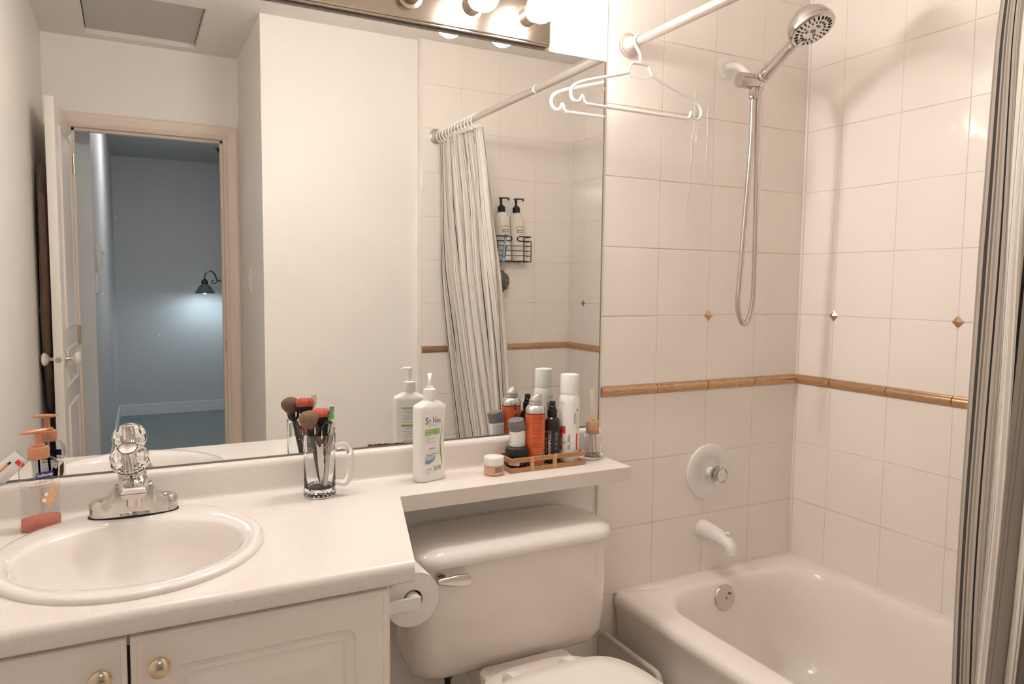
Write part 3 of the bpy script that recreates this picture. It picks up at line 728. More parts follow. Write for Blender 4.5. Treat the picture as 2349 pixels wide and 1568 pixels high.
# scissors
o, L = along('scissors', 'small scissors with black ring handles standing in the glass mug', 'scissors', (.004, -.006, .0225), (-.004, -.016, .150))
bm = BM(); loft(bm, [[(x - .002, y, z) for x, y in ((-.001 - w_, -.001), (w_, -.001), (w_, .001), (-.001 - w_, .001))] for z, w_ in ((.002, .0006), (.05, .004), (.10, .0045))]); obj('blade', bm, 'steel', o)
bm = BM(); loft(bm, [[(x + .002, y + .002, z) for x, y in ((-w_, -.001), (w_ + .001, -.001), (w_ + .001, .001), (-w_, .001))] for z, w_ in ((.002, .0006), (.05, .004), (.10, .0045))]); obj('blade', bm, 'steel', o)
for cx_, cz_, q in ((-.013, .136, .0), (.022, .134, .004)):
    pts = [(cx_ + .0118 * math.cos(a), q, cz_ + .0155 * math.sin(a)) for a in [2 * PI * i / 24 for i in range(24)]]
    bm = BM(); tube(bm, pts, .0033, 8, closed=True); tube(bm, [(0, q, .095), (cx_ * .5, q, .112), (cx_ * .75, q, .122)], .0033, 8); obj('ring_handle', bm, 'black_plastic', o)
# nail clipper hooked on the rim
nc = thing('nail_clipper', 'steel nail clipper standing against the front inside the glass mug', 'nail clipper', (-1.0335, -.1235, CT + .100), 0)
nc.rotation_euler = (math.radians(-14), math.radians(10), 0)
obj('lower_lever', tube(BM(), [(0, 0, 0), (0.001, .001, .03), (.002, 0, .062), (.002, -.002, .07)], [.005, .0068, .0068, .004], 8), 'steel', nc)
obj('upper_lever', tube(BM(), [(-.004, -.006, .018), (0, -.008, .045), (.002, -.004, .072)], [.004, .006, .005], 8), 'steel', nc)
obj('pivot_pin', lathe(BM(), [(.0028, -.012), (.0028, .004)], (.002, 0, .064), (0, 1, 0), 12), 'steel', nc)

# lotion bottle
lt = thing('lotion_bottle', 'white pump lotion bottle with green label band standing on the counter', 'lotion bottle', (-.768, -.074, CT), math.radians(15))
def lot_w(z):
    t = z / .19
    return .039 + .0045 * (2 * t - 1) ** 2 * (1 if t > .5 else 1.0)
bm = BM(); rings = []
for z in (0, .004, .03, .06, .09, .12, .15, .18, .187):
    wl_, wr_ = .0425, .0405 - .0065 * math.sin(PI * min(1, z / .187)) + .001
    if z < .002: wl_ -= .003; wr_ -= .003
    rings.append(rrect((wr_ - wl_) / 2, 0, wl_ + wr_, .040 - (.006 if z < .002 else 0), .0115, z, 6))
rings += [rrect(-.001, 0, .074, .037, .014, .1915, 6), rrect(0, 0, .05, .032, .0145, .198, 6), rrect(0, 0, .031, .029, .0144, .203, 6), rrect(0, 0, .03, .028, .0139, .208, 6)]
loft(bm, rings); obj('bottle', bm, 'bottle_white', lt, ang=50)
cl = obj('collar', lathe(BM(), [(.0150, .203), (.0165, .204), (.0162, .212), (.0165, .213), (.0158, .2215), (.0162, .2225), (.0155, .229), (.012, .231), (.009, .232), (.0085, .236), (.006, .2365)], n=36), 'white_plastic', lt)
obj('pump_neck', lathe(BM(), [(.0058, .232), (.0052, .256), (.0068, .262)], n=20), 'white_plastic', lt)
bm = BM(); rings = []
for y, wd, z0, z1 in ((.008, .008, .262, .268), (0, .0105, .261, .2695), (-.012, .008, .2605, .2685), (-.026, .0062, .259, .2655), (-.034, .005, .254, .261), (-.037, .0035, .250, .256)):
    rings.append([(p[0], y, (z0 + z1) / 2 + p[1]) for p in ell(0, 0, wd * .62, (z1 - z0) / 2, 0, 14)])
loft(bm, rings)
bmesh.ops.rotate(bm, verts=bm.verts, cent=(0, 0, 0), matrix=Matrix.Rotation(math.radians(-36), 3, 'Z'))
obj('pump_head', bm, 'white_plastic', lt, ang=60)
yf_ = -.0204
LS = 1.12; fl = lambda x, y: (x * LS - .0085, yf_, y + (y - .1) * .03); fl2 = lambda x, y: (x * LS - .0085, yf_ - .0003, y + (y - .1) * .03)
text(lt, 'S', .023, 'print_black', fl, -.0125, .151, .85); text(lt, 'T.', .013, 'print_black', fl, -.0035, .1485, .9)
text(lt, 'I', .021, 'print_black', fl, .0055, .152, .9); text(lt, 'ves', .0185, 'print_black', fl, .0165, .151, .72)
outline_patch(lt, 'leaf_print', 'print_blue', fl2, [(.0095, .156), (.0135, .162), (.0125, .155)])
lines(lt, 'print_grey', fl, -.008, .028, [.1415, .139], .0009, 2)
patch(lt, 'green_band', 'print_green', fl, -.018, .016, .117, .131, 2); patch(lt, 'blue_band', 'print_grey', fl, .016, .0225, .117, .131, 1)
text(lt, 'Hydrate', .0062, 'print_white', fl2, -.008, .1275); text(lt, 'Hydrater', .0062, 'print_white', fl2, -.0073, .1212)
text(lt, 'Cucumber Melon', .0042, 'print_blue', fl, -.003, .1085, .85); text(lt, 'Concombre melon', .0042, 'print_blue', fl, -.0025, .1005, .85)
lines(lt, 'print_orange', fl, -.0165, .006, [.105, .097], .0007, 3); lines(lt, 'print_grey', fl, -.0165, .02, [.1135], .0007, 6)
E2 = lambda cx, cy, a, b, t=0: [(cx + a * math.cos(q) * math.cos(t) - b * math.sin(q) * math.sin(t), cy + a * math.cos(q) * math.sin(t) + b * math.sin(q) * math.cos(t)) for q in [i * PI / 10 for i in range(20)]]
for (cx, cy, a, b, tt) in ((-.005, .0735, .0105, .0052, .15), (.0125, .0745, .0090, .0048, .1)):
    outline_patch(lt, 'cucumber_print', 'print_blue', fl, E2(cx, cy - .0012, a, b, tt)); outline_patch(lt, 'cucumber_print', 'lotion_cream', fl2, E2(cx, cy, a * .95, b * .85, tt))
patch(lt, 'cucumber_print', 'print_grey', fl2, -.006, .010, .0815, .0850, 2, 1, .001)
outline_patch(lt, 'melon_print', 'print_blue', fl, [(-.0175, .063), (-.008, .0665), (.006, .067), (.0105, .064), (.009, .057), (.003, .0505), (-.006, .047), (-.0175, .0475)])
mat('melon_pale', (.55, .60, .62), .5); outline_patch(lt, 'melon_print', 'melon_pale', fl2, [(-.0175, .0625), (-.008, .066), (.005, .0665), (.0085, .063), (.002, .058), (-.008, .0565), (-.0175, .056)])
text(lt, '100%', .0095, 'print_blue', fl, -.0065, .0325, .85)
lines(lt, 'print_grey', fl, -.0165, .004, [.0265, .0245], .0007, 8); text(lt, '600 mL', .0038, 'print_orange', fl, -.0095, .0205)
patch(lt, 'badge', 'print_green', fl, .006, .0158, .0285, .0395, 1); patch(lt, 'badge', 'print_grey', fl, .0178, .0258, .030, .040, 1)
lines(lt, 'print_white', fl2, .0073, .0148, [.037, .0345, .032], .0008, 3)
cs = [(.0315 - .0085 * math.sin(PI * k / 12) + .0005, .030 + .115 * k / 12) for k in range(13)]
outline_patch(lt, 'swoosh', 'print_green', fl, [(x - .0015 * math.sin(PI * k / 12), y) for k, (x, y) in enumerate(cs)] + [(x + .0008 * math.sin(PI * k / 12), y) for k, (x, y) in reversed(list(enumerate(cs)))][1:-1])
bk = lambda x, y: (-x, .0205, y)
patch(lt, 'back_label', 'print_green', bk, -.028, .024, .160, .163, 1); patch(lt, 'back_label', 'print_green', bk, -.028, .024, .112, .117, 1)
lines(lt, 'print_blue', bk, -.028, .024, [.157, .134, .131, .108, .105, .075, .072], .0011, 11); lines(lt, 'print_tan', bk, -.028, .024, [.153, .150, .147, .142, .139, .126, .123, .099, .096, .093, .090, .085, .082, .064, .06, .056], .0009, 12)

# small pink jar
pj = thing('cream_jar', 'small pink cream jar with a white lid on the shelf beside the tray', 'jar', (-.600, -.099, CT)); pj.scale = (1, 1, .9)
obj('jar', lathe(BM(), [(.020, 0), (.0235, .002), (.0258, .008), (.0262, .018), (.0258, .028), (.024, .031)], n=40), 'pink_jar', pj)
obj('lid', lathe(BM(), [(.0255, .0305), (.0262, .0315), (.0262, .050), (.0252, .0525), (.02, .0535), (.002, .0538)], n=40), 'white_plastic', pj)
f_ = cyl(.0262, -.5); lines(pj, 'print_tan', f_, -.026, .0, [.0265, .0245, .0225, .016, .0135], .0009, 4)
patch(pj, 'label', 'print_tan', f_, .004, .03, .011, .0275, 8); lines(pj, 'print_black', cyl(.0262, -.5, 0, .0007), .0045, .0295, [.0125, .015, .0175, .02, .0225, .025], .0008, 7)

# bamboo tray
ty = thing('bamboo_tray', 'slatted bamboo tray holding bottles on the shelf', 'tray', (-.4425, -.0715, CT))
TX, TY = .1155, .0425
bxo('base', 'bamboo', ty, -TX + .006, TX - .006, -TY + .006, TY - .006, .001, .006)
for z0 in (0, .0255):
    for s_ in (-1, 1):
        bxo('rail', 'bamboo', ty, -TX, TX, s_ * TY - (.006 if s_ > 0 else 0), s_ * TY + (.006 if s_ < 0 else 0), z0, z0 + .0125, .0012)
        bxo('rail', 'bamboo', ty, s_ * TX - (.006 if s_ > 0 else 0), s_ * TX + (.006 if s_ < 0 else 0), -TY + .006, TY - .006, z0, z0 + .0125, .0012)
for s_ in (-1, 1):
    for x in (-.052, .018 if s_ < 0 else .052):
        y = s_ * TY
        bxo('post', 'bamboo_light', ty, x - .0055, x + .0055, y - .0015 if s_ < 0 else y - .005, y + .005 if s_ < 0 else y + .0015, 0.0, .038, .001)
TZ = CT + .006
# black jar
bj = thing('hair_product_jar', 'wide glossy black jar under the small white tub in the tray', 'jar', (-.5195, -.0735, TZ))
obj('jar', lathe(BM(), [(.025, 0), (.0295, .003), (.0305, .008), (.0305, .026), (.027, .0295)], n=40), 'dark_jar', bj); obj('lid', lathe(BM(), [(.0302, .0295), (.0318, .0305), (.0318, .050), (.0305, .0525), (.02, .0530), (.002, .0532)], n=40), 'black_plastic', bj)
patch(bj, 'label', 'lotion_cream', cyl(.0305, -.9), -.012, .02, .009, .018, 8)
# small white tub with slanted cap
wt = thing('white_tub', 'small white tub with a crooked dark grey cap standing on the black jar', 'jar', (-.5130, -.0625, TZ + .0532))
obj('tub', lathe(BM(), [(.0195, 0), (.0212, .002), (.0212, .040), (.020, .044)], n=36), 'bottle_white', wt)
bm = BM(); lathe(bm, [(.0205, 0), (.0222, .001), (.0222, .026), (.021, .0285), (.002, .029)], n=36); bmesh.ops.transform(bm, matrix=Matrix.Translation((.0, 0, .044)) @ Matrix.Rotation(math.radians(-11), 4, 'Y') @ Matrix.Rotation(math.radians(3), 4, 'X'), verts=bm.verts)
obj('cap', bm, 'grey_plastic', wt)
patch(wt, 'barcode', 'print_grey', cyl(.0212, -.9), -.014, -.011, .008, .024, 2); lines(wt, 'print_grey', cyl(.0212, -.9), -.014, -.004, [.034, .036, .03], .0007, 3); lines(wt, 'print_grey', cyl(.0212, .35), -.004, .006, [.008, .011, .026], .0008, 5)
patch(wt, 'back_label', 'melon_pale', cyl(.0212, PI), -.022, .022, .006, .038, 12)
# orange can
oc = thing('orange_spray_can', 'orange hair mousse can with silver shoulder and twisted nozzle in the tray', 'spray can', (-.4625, -.0705, TZ))
RC = .0268
obj('can', lathe(BM(), [(.0245, 0), (RC, .003), (RC, .142)], n=44), 'can_orange', oc)
obj('base_ring', lathe(BM(), [(RC + .0004, .001), (RC + .0006, .004), (RC + .0002, .006)], n=44, cap0=False, cap1=False), 'aluminium', oc)
obj('shoulder', lathe(BM(), [(RC, .142), (RC, .147), (.0262, .153), (.0225, .1595), (.0185, .1625), (.0165, .1632)], n=44), 'aluminium', oc)
obj('band', lathe(BM(), [(RC + .0003, .1385), (RC + .0003, .142)], n=44, cap0=False, cap1=False), 'print_maroon', oc)
nz = obj('nozzle_base', lathe(BM(), [(.0172, .1625), (.0182, .164), (.0182, .1685), (.0172, .170), (.0178, .1715), (.0170, .177), (.012, .1785)], n=36), 'silver_plastic', oc)
bm = BM(); loft(bm, [ell(0, 0, .0155, .0155, .176, 24), ell(.001, 0, .0150, .0135, .182, 24), ell(.004, -.002, .0115, .0095, .188, 24), ell(.008, -.004, .006, .006, .1925, 24)]); obj('nozzle', bm, 'silver_plastic', oc, ang=60)
f_ = cyl(RC, -.54, 0); f2 = cyl(RC, -.54, 0, .0008)
lines(oc, 'print_maroon', f_, -.008, .024, [.134, .1315, .129, .1265, .124, .1195, .117, .1145, .1085, .1055, .099, .0965, .0938, .089, .0865, .08, .0775, .075, .0715, .068, .0625, .06, .0575, .0535, .051], .0009, 21)
patch(oc, 'text_block', 'print_maroon', f_, -.008, .024, .1008, .1018, 6)
patch(oc, 'barcode', 'print_white', f_, .014, .024, .010, .036, 4)
bm = BM()
for k in range(14):
    y0 = .011 + k * .00175; hh = .0006 + .0006 * ((k * 7) % 3)
    bm.faces.new([bm.verts.new(f2(x, y)) for x, y in ((.0143, y0), (.0238, y0), (.0238, y0 + hh), (.0143, y0 + hh))])
obj('barcode_bars', bm, 'print_black', oc, smooth=False)
patch(oc, 'badge', 'melon_pale', f_, -.010, .011, .016, .0225, 6); outline_patch(oc, 'badge_mark', 'print_black', f2, E2(.0008, .019, .0011, .0018)); 
bm = BM()
for k in range(5): 
    c0 = f_
    for q in range(20):
        a0, a1 = 2 * PI * q / 20, 2 * PI * (q + 1) / 20; r0, r1 = .004 + .0028 * k, .0046 + .0028 * k
        P = [(-.019 + r * math.cos(a) * .55, .122 + r * math.sin(a)) for r, a in ((r0, a0), (r1, a0), (r1, a1), (r0, a1))]
        bm.faces.new([bm.verts.new(f_(*p)) for p in P])
obj('swirl_print', bm, 'print_red', oc, smooth=False)
fk = cyl(RC, 2.62, 0); text(oc, 'got2b', .018, 'print_black', fk, 0, .113, .9, bold=.0003); text(oc, 'Schwarzkopf', .0045, 'print_maroon', fk, -.004, .127); outline_patch(oc, 'head_mark', 'print_black', fk, E2(-.004, .1325, .0012, .0024)); patch(oc, 'front_badge', 'print_maroon', fk, .010, .018, .130, .137, 2)
# black spray bottle
bs = thing('brush_shampoo_bottle', 'black spray bottle with white vertical lettering in the tray', 'spray bottle', (-.4095, -.0705, TZ))
RB = .0218
obj('bottle', lathe(BM(), [(.018, 0), (RB, .003), (RB, .106), (.0205, .116), (.0165, .1225), (.0125, .1255), (.0125, .128)], n=40), 'dark_jar', bs)
obj('collar', lathe(BM(), [(.0132, .1265), (.0136, .1275), (.0136, .145), (.0125, .1465), (.0105, .147)], n=32), 'black_plastic', bs)
obj('pump', lathe(BM(), [(.0098, .146), (.0098, .155), (.0085, .156), (.0085, .158), (.0082, .168), (.0072, .1695), (.001, .17)], n=28), 'black_plastic', bs)
f_ = cyl(RB, -.54); f2 = cyl(RB, -.54, 0, .0008)
mat('black_label', (.03, .03, .032), .55)
patch(bs, 'label', 'black_label', f_, -.03, .03, .004, .094, 16)
text(bs, 'SHAMPOO', .0118, 'print_white', f2, -.0055, .053, 1.05, PI / 2, bold=.0003); text(bs, 'MAKEUP BRUSH', .0062, 'print_white', f2, -.0158, .0505, 1.0, PI / 2)
patch(bs, 'label_rule', 'print_tan', f2, -.0195, -.0035, .0865, .0885, 4); patch(bs, 'label_rule', 'print_tan', f2, -.0035, -.0022, .084, .0905, 1)
lines(bs, 'print_grey', f2, .0085, .0185, [.086, .084, .082, .08, .078, .074, .072, .070, .068, .066, .064, .058, .056, .054, .052, .05, .045, .043, .041, .039], .0007, 31)
patch(bs, 'barcode', 'print_white', f2, .0075, .018, .019, .030, 3)
bm = BM()
for k in range(7):
    x = .0079 + k * .0014; bm.faces.new([bm.verts.new(cyl(RB, -.54, 0, .0011)(a, b)) for a, b in ((x, .0195), (x + .0006, .0195), (x + .0006, .0295), (x, .0295))])
obj('barcode_bars', bm, 'print_black', bs, smooth=False)
# white hairspray can
ws = thing('white_spray_can', 'tall white hairspray can with white cap and red and grey print', 'spray can', (-.3560, -.0715, TZ))
RW = .0288
obj('can', lathe(BM(), [(.025, 0), (RW, .003), (RW, .168), (.027, .178), (.0235, .188), (.0205, .192)], n=44), 'can_white', ws)
obj('cap', lathe(BM(), [(.0248, .1885), (.0255, .1895), (.0252, .2385), (.0245, .2405), (.02, .2415), (.0, .242)], n=44), 'white_plastic', ws)
f_ = cyl(RW, -.54); f2 = cyl(RW, -.54, 0, .0008); f3 = cyl(RW, -.54, 0, .0011)
text(ws, "L'ORÉAL", .0085, 'print_grey', f_, -.031, .1625, 1.1); lines(ws, 'print_grey', f_, -.026, -.016, [.154], .0007, 2)
text(ws, 'STUDIO', .0085, 'print_black', f_, .0165, .122, 1.0, PI / 2); patch(ws, 'red_mark', 'print_red', f_, .0225, .027, .140, .148, 1)
lines(ws, 'print_grey', lambda x, y: f_(-y, x), .088, .136, [-.0235], .0022, 4)
patch(ws, 'red_block', 'print_red', f_, -.0262, -.010, .080, .100, 4); patch(ws, 'dark_block', 'print_maroon', f2, -.0262, -.0188, .083, .092, 2); patch(ws, 'red_block', 'print_red', f_, -.030, -.0185, .034, .083, 3)
text(ws, 'EXTRA', .0095, 'print_white', f2, -.0235, .056, .9, PI / 2, bold=.0003)
text(ws, '4', .062, 'print_grey', f_, -.005, .055, .82, bold=.001)
patch(ws, 'red_strip', 'print_red', f_, .021, .0275, .034, .080, 2)
bm = BM()
for k in range(9):
    a = .25 + k * (PI - .5) / 8; bm.faces.new([bm.verts.new(f_(-.018 + r * math.cos(q), .012 + r * math.sin(q))) for r, q in ((.003, a - .02), (.013, a - .025), (.013, a + .025), (.003, a + .02))])
obj('shell_print', bm, 'print_grey', ws, smooth=False); lines(ws, 'print_grey', f_, -.018, .008, [.006, .009], .0012, 3)
bm = BM()
for k in range(8):
    x = .014 + k * .0016; bm.faces.new([bm.verts.new(f_(a, b)) for a, b in ((x, .020), (x + .0008, .020), (x + .0008, .032), (x, .032))])
obj('barcode_bars', bm, 'print_grey', ws, smooth=False)
fk = cyl(RW, 2.62); text(ws, "L'ORÉAL", .011, 'print_grey', fk, 0, .160, 1.1); patch(ws, 'grey_block', 'print_grey', fk, -.018, .020, .085, .145, 10)
# reed diffuser
rd = thing('reed_diffuser', 'clear glass reed diffuser with wooden collar at the end of the shelf', 'diffuser', (-.2705, -.0610, CT)); rd.scale = (1.12, 1.12, 1.12)
bm = BM(); lathe(bm, [(.019, 0), (.0218, .002), (.0222, .008), (.0222, .055), (.020, .064), (.0155, .069), (.0145, .071), (.012, .071), (.013, .066), (.0175, .061), (.0198, .053), (.0198, .009), (.008, .006)], n=40); obj('bottle', bm, 'glass', rd, ang=60)
obj('oil', lathe(BM(), [(.0185, .0066), (.0196, .0092), (.0196, .016)], n=32), 'oil', rd)
bm = BM(); lathe(bm, [(.0165, .0655), (.0168, .0665), (.0168, .0955), (.016, .097), (.009, .097), (.009, .07), (.0125, .0655)], n=36); obj('collar', bm, 'bamboo_light', rd)
for k, (a, b) in enumerate((((.006, .004), (-.014, -.006)), ((-.004, -.004), (-.004, .004)), ((-.010, .003), (.001, .001)), ((.012, -.002), (-.001, -.004)), ((.008, -.010), (-.003, .004)))):
    z1 = (.178, .172, .178, .168, .174)[k]; obj('reed', tube(BM(), [(a[0], a[1], .0075), (b[0], b[1], z1)], .0016, 6), 'reed', rd)

# ------------------------------------------------------------------ toilet
TXC = -.575
tl = thing('toilet', 'cream porcelain toilet with a wide tank below the counter shelf', 'toilet', (TXC, -.30, 0))
def tank_ring(w_, yb, yf, r, z, bulge=.014, k=8):
    out = []
    for x, y, zz in rrect(0, (yb + yf) / 2, w_, yb - yf, r, z, k):
        if y < (yb + yf) / 2: y -= bulge * (1 - (2 * x / w_) ** 2)
        out.append((x, y + .30, zz))
    return out
bm = BM()
loft(bm, [tank_ring(.46, -.03, -.160, .05, .356), tank_ring(.505, -.024, -.182, .055, .361), tank_ring(.535, -.018, -.197, .06, .375), tank_ring(.550, -.016, -.206, .06, .40), tank_ring(.556, -.014, -.210, .06, .45), tank_ring(.558, -.014, -.212, .06, .60), tank_ring(.558, -.014, -.212, .06, .655)])
tk = obj('tank', bm, 'porcelain_t', tl, ang=50)
bm = BM()
loft(bm, [tank_ring(.57, -.01, -.220, .07, .650), tank_ring(.584, -.008, -.228, .075, .654), tank_ring(.587, -.008, -.230, .075, .664), tank_ring(.572, -.010, -.222, .072, .679), tank_ring(.538, -.014, -.198, .065, .690), tank_ring(.49, -.02, -.160, .055, .6955), tank_ring(.40, -.04, -.12, .03, .697)])
obj('tank_lid', bm, 'porcelain', tl, ang=60)
# flush lever
bm = BM(); rings = []
for x, w_, z in ((-.238, .009, .630), (-.230, .016, .629), (-.200, .024, .626), (-.190, .028, .625), (-.163, .029, .6235), (-.156, .024, .6235)):
    yy = .30 - .232 - .006
    rings.append([(x, yy + p[0] - .006, z + p[1]) for p, _ in [((a, b), 0) for a, b, _ in rrect(0, 0, .012, w_, .004, 0, 3)]])
loft(bm, rings); lv = obj('flush_lever', bm, 'chrome_worn', tl, ang=50, label='chrome flush lever')
obj('lever_boss', lathe(BM(), [(.012, 0), (.012, .018)], (-.222, .30 - .210, .629), (0, -1, 0), 20), 'chrome', lv)
# bowl deck, bowl, seat, lid
bm = BM()
def bowl_ring(w_, yb, yf, z, n=40):
    out = []; cy = (yb + yf) / 2
    for i in range(n):
        t = 2 * PI * i / n; c, s = math.cos(t), math.sin(t)
        ex = 2.0 if s < 0 else 3.2
        out.append((w_ / 2 * math.copysign(abs(c) ** (2 / ex), c), cy + (yb - yf) / 2 * math.copysign(abs(s) ** (2 / ex), s) + .30, z))
    return out
loft(bm, [bowl_ring(.22, -.22, -.56, 0), bowl_ring(.215, -.22, -.55, .05), bowl_ring(.20, -.23, -.53, .14), bowl_ring(.25, -.23, -.60, .24), bowl_ring(.32, -.24, -.70, .32), bowl_ring(.355, -.25, -.735, .365), bowl_ring(.36, -.25, -.74, .385), bowl_ring(.34, -.26, -.73, .39)])
obj('bowl', bm, 'porcelain_t', tl, ang=60)
bm = BM(); loft(bm, [rrect(-.005, .30 - .265, .235, .15, .03, .30), rrect(-.005, .30 - .285, .25, .13, .03, .345), rrect(-.005, .30 - .285, .25, .13, .03, .380), rrect(-.005, .30 - .285, .24, .12, .025, .385)]); obj('bowl_deck', bm, 'porcelain_t', tl, ang=50)
bm = BM(); loft(bm, [rrect(0, .30 - .14, .20, .14, .04, .30), rrect(0, .30 - .14, .20, .14, .04, .365)]); obj('tank_foot', bm, 'porcelain_t', tl)
bm = BM(); loft(bm, [bowl_ring(.37, -.335, -.745, .389), bowl_ring(.375, -.33, -.75, .394), bowl_ring(.375, -.33, -.75, .404), bowl_ring(.36, -.34, -.74, .408)]); obj('seat', bm, 'seat_plastic', tl, ang=60)
def lid_ring(wb, wm, yb, yf, z, n=48):
    out = []
    for i in range(n):
        t = 2 * PI * i / n; c, s = math.cos(t), math.sin(t); ex = 2.1 if s < 0 else 4.5
        y = (yb + yf) / 2 + (yb - yf) / 2 * math.copysign(abs(s) ** (2 / ex), s)
        x = math.copysign(abs(c) ** (2 / ex), c); wd = wm + (wb - wm) * max(0, (y - (yb - .16)) / .16)
        out.append((wd / 2 * x, y + .30, z))
    return out
bm = BM(); loft(bm, [lid_ring(.335, .375, -.362, -.755, .409), lid_ring(.348, .385, -.355, -.76, .414), lid_ring(.348, .385, -.355, -.76, .424), lid_ring(.335, .375, -.36, -.755, .430), lid_ring(.26, .30, -.40, -.70, .4335)]); obj('seat_lid', bm, 'seat_plastic', tl, ang=60)
for x in (-.082, .072):
    bm = BM(); loft(bm, [rrect(x, .30 - .318, .040, .034, .006, .384), rrect(x, .30 - .320, .036, .036, .008, .402), rrect(x, .30 - .325, .028, .034, .008, .412), rrect(x, .30 - .332, .022, .026, .006, .416)]); obj('hinge', bm, 'seat_plastic', tl, ang=50)
obj('supply_nut', lathe(BM(), [(.02, .362), (.022, .355), (.016, .345), (.014, .33), (.008, .325), (.006, .2), (.006, .12)], (-.165, .30 - .13, 0), n=16), 'rubber', tl)

# toilet paper on the vanity side
rz_ = .68
rp = thing('toilet_roll', 'white toilet paper roll on the holder at the vanity side', 'toilet paper', (-.935, -.315, rz_))
bm = BM(); lathe(bm, [(.021, 0), (.0545, 0), (.0565, .0015), (.0565, .0985), (.0545, .1), (.021, .1)], (0, 0, 0), (0, -1, 0), 48, False, False)
vs = list(bm.verts)
obj('paper', bm, 'paper', rp, ang=60)
bm = BM(); lathe(bm, [(.0212, .001), (.0212, .099), (.0195, .099), (.0195, .001)], (0, 0, 0), (0, -1, 0), 36, False, False); obj('core', bm, 'cardboard', rp)
bm = BM(); loft(bm, [[(.0566 * math.cos(a) * s_, -y, .0566 * math.sin(a) * s_) for a, s_ in [(1.25 - .12 * k, 1.0 + .004 * k) for k in range(6)]] + [(.0558 * math.cos(a) * s_, -y, .0558 * math.sin(a) * s_) for a, s_ in [(1.25 - .12 * k, 1.0 + .004 * k) for k in range(5, -1, -1)]] for y in (0, .1)]); obj('loose_sheet', bm, 'paper', rp)
hh = thing('toilet_roll_holder', 'white plastic toilet paper holder screwed to the vanity side panel', 'holder', (-1.022, -.37, rz_))
bm = BM(); loft(bm, [[(x, y, z + pz) for y, z in ((-.064, -.012), (-.058, -.012), (-.058, .012), (-.064, .012))] for x, pz in ((-.001, 0), (.04, .0), (.098, .0))]); obj('arm', bm, 'white_plastic', hh, ang=30)
bm = BM(); loft(bm, [[(x, y, z) for y, z in ((.058, -.012), (.064, -.012), (.064, .012), (.058, .012))] for x in (-.001, .098)]); obj('arm', bm, 'white_plastic', hh)
obj('roller', lathe(BM(), [(.0125, -.058), (.0155, -.052), (.0155, .052), (.0125, .058)], (.087, 0, 0), (0, 1, 0), 24), 'white_plastic', hh)
bxo('mounting_plate', 'white_plastic', hh, -.0005, .004, -.068, .068, -.022, .022, .001)

# rimmed panel between toilet and tub
pn = thing('rimmed_panel', 'flat grey panel with a rounded raised rim standing on edge between toilet and bathtub', 'panel', (-.195, -.155, 0))
bm = BM(); pts = [(0, p[0], p[1]) for p in rrect(0, .1425, .276, .273, .02, 0, 6)]
tube(bm, pts, .0085, 10, closed=True); obj('rim', bm, 'grey_panel', pn, ang=60)
bxo('board', 'grey_panel', pn, -.004, .004, -.136, .136, .008, .278, .001)

# ------------------------------------------------------------------ bathtub
tb = thing('bathtub', 'cream alcove bathtub filling the space along the tiled wall', 'bathtub', (.235, -.75, 0))
bx_, by_ = .235, -.75; RIM = .383
def tring(x0, x1, y0, y1, r, z, k=8): return [(p[0] - bx_, p[1] - by_, z) for p in rrect((x0 + x1) / 2, (y0 + y1) / 2, x1 - x0, y1 - y0, r, z, k)]
X0, X1, Y0, Y1 = -.140, .6115, -1.497, -.0005
seq = [(-.128, X1, Y0, Y1, .004, 0), (-.128, X1, Y0, Y1, .004, .27), (-.134, X1, Y0, Y1, .004, .335), (-.142, X1, Y0, Y1, .004, .352), (-.1425, X1, Y0, Y1, .004, .362), (-.140, X1, Y0, Y1, .004, .372), (-.133, X1, Y0, Y1, .004, .3795), (-.118, X1, Y0, Y1, .004, .3830),
       (-.065, .585, -1.455, -.055, .15, .3830), (-.052, .578, -1.445, -.066, .15, .3805), (-.043, .571, -1.437, -.074, .15, .374), (-.036, .565, -1.428, -.080, .15, .362), (-.022, .555, -1.39, -.090, .15, .32), (.0, .54, -1.33, -.105, .145, .22), (.02, .525, -1.27, -.118, .135, .12), (.045, .50, -1.22, -.14, .12, .075), (.085, .46, -1.16, -.18, .10, .058), (.15, .40, -1.05, -.26, .08, .052)]
bm = BM(); loft(bm, [tring(*q) for q in seq], False, True); obj('shell', bm, 'tub_white', tb, ang=60)
ob = lathe(BM(), [(.040, -.004), (.0415, .002), (.038, .007), (.006, .009)], (.226 - bx_, -.0875 - by_, .331), (0, -1, .16), 36)
ov = obj('overflow_plate', ob, 'chrome_worn', tb, label='round chrome overflow plate')
for dx, dz in ((.002, .0), (.018, .012)): obj('screw', lathe(BM(), [(.004, .006), (.004, .010), (.001, .0105)], (.226 + dx - bx_, -.0895 - by_, .331 + dz), (0, -1, .16), 12), 'socket_metal', ov)
obj('drain', lathe(BM(), [(.03, .0515), (.03, .055), (.02, .056), (.004, .0545)], (.23 - bx_, -.30 - by_, 0)), 'chrome_worn', tb)
bm = BM(); tube(bm, [(-.14 - bx_, -.002 - by_, .3825), (XR - .003 - bx_, -.003 - by_, .3835)], .0045, 8); obj('silicone_bead', bm, 'caulk', tb)
bm = BM(); tube(bm, [(XR - .003 - bx_, -.003 - by_, .3835), (XR - .003 - bx_, YF + .003 - by_, .3835)], .0045, 8); obj('silicone_bead', bm, 'caulk', tb)

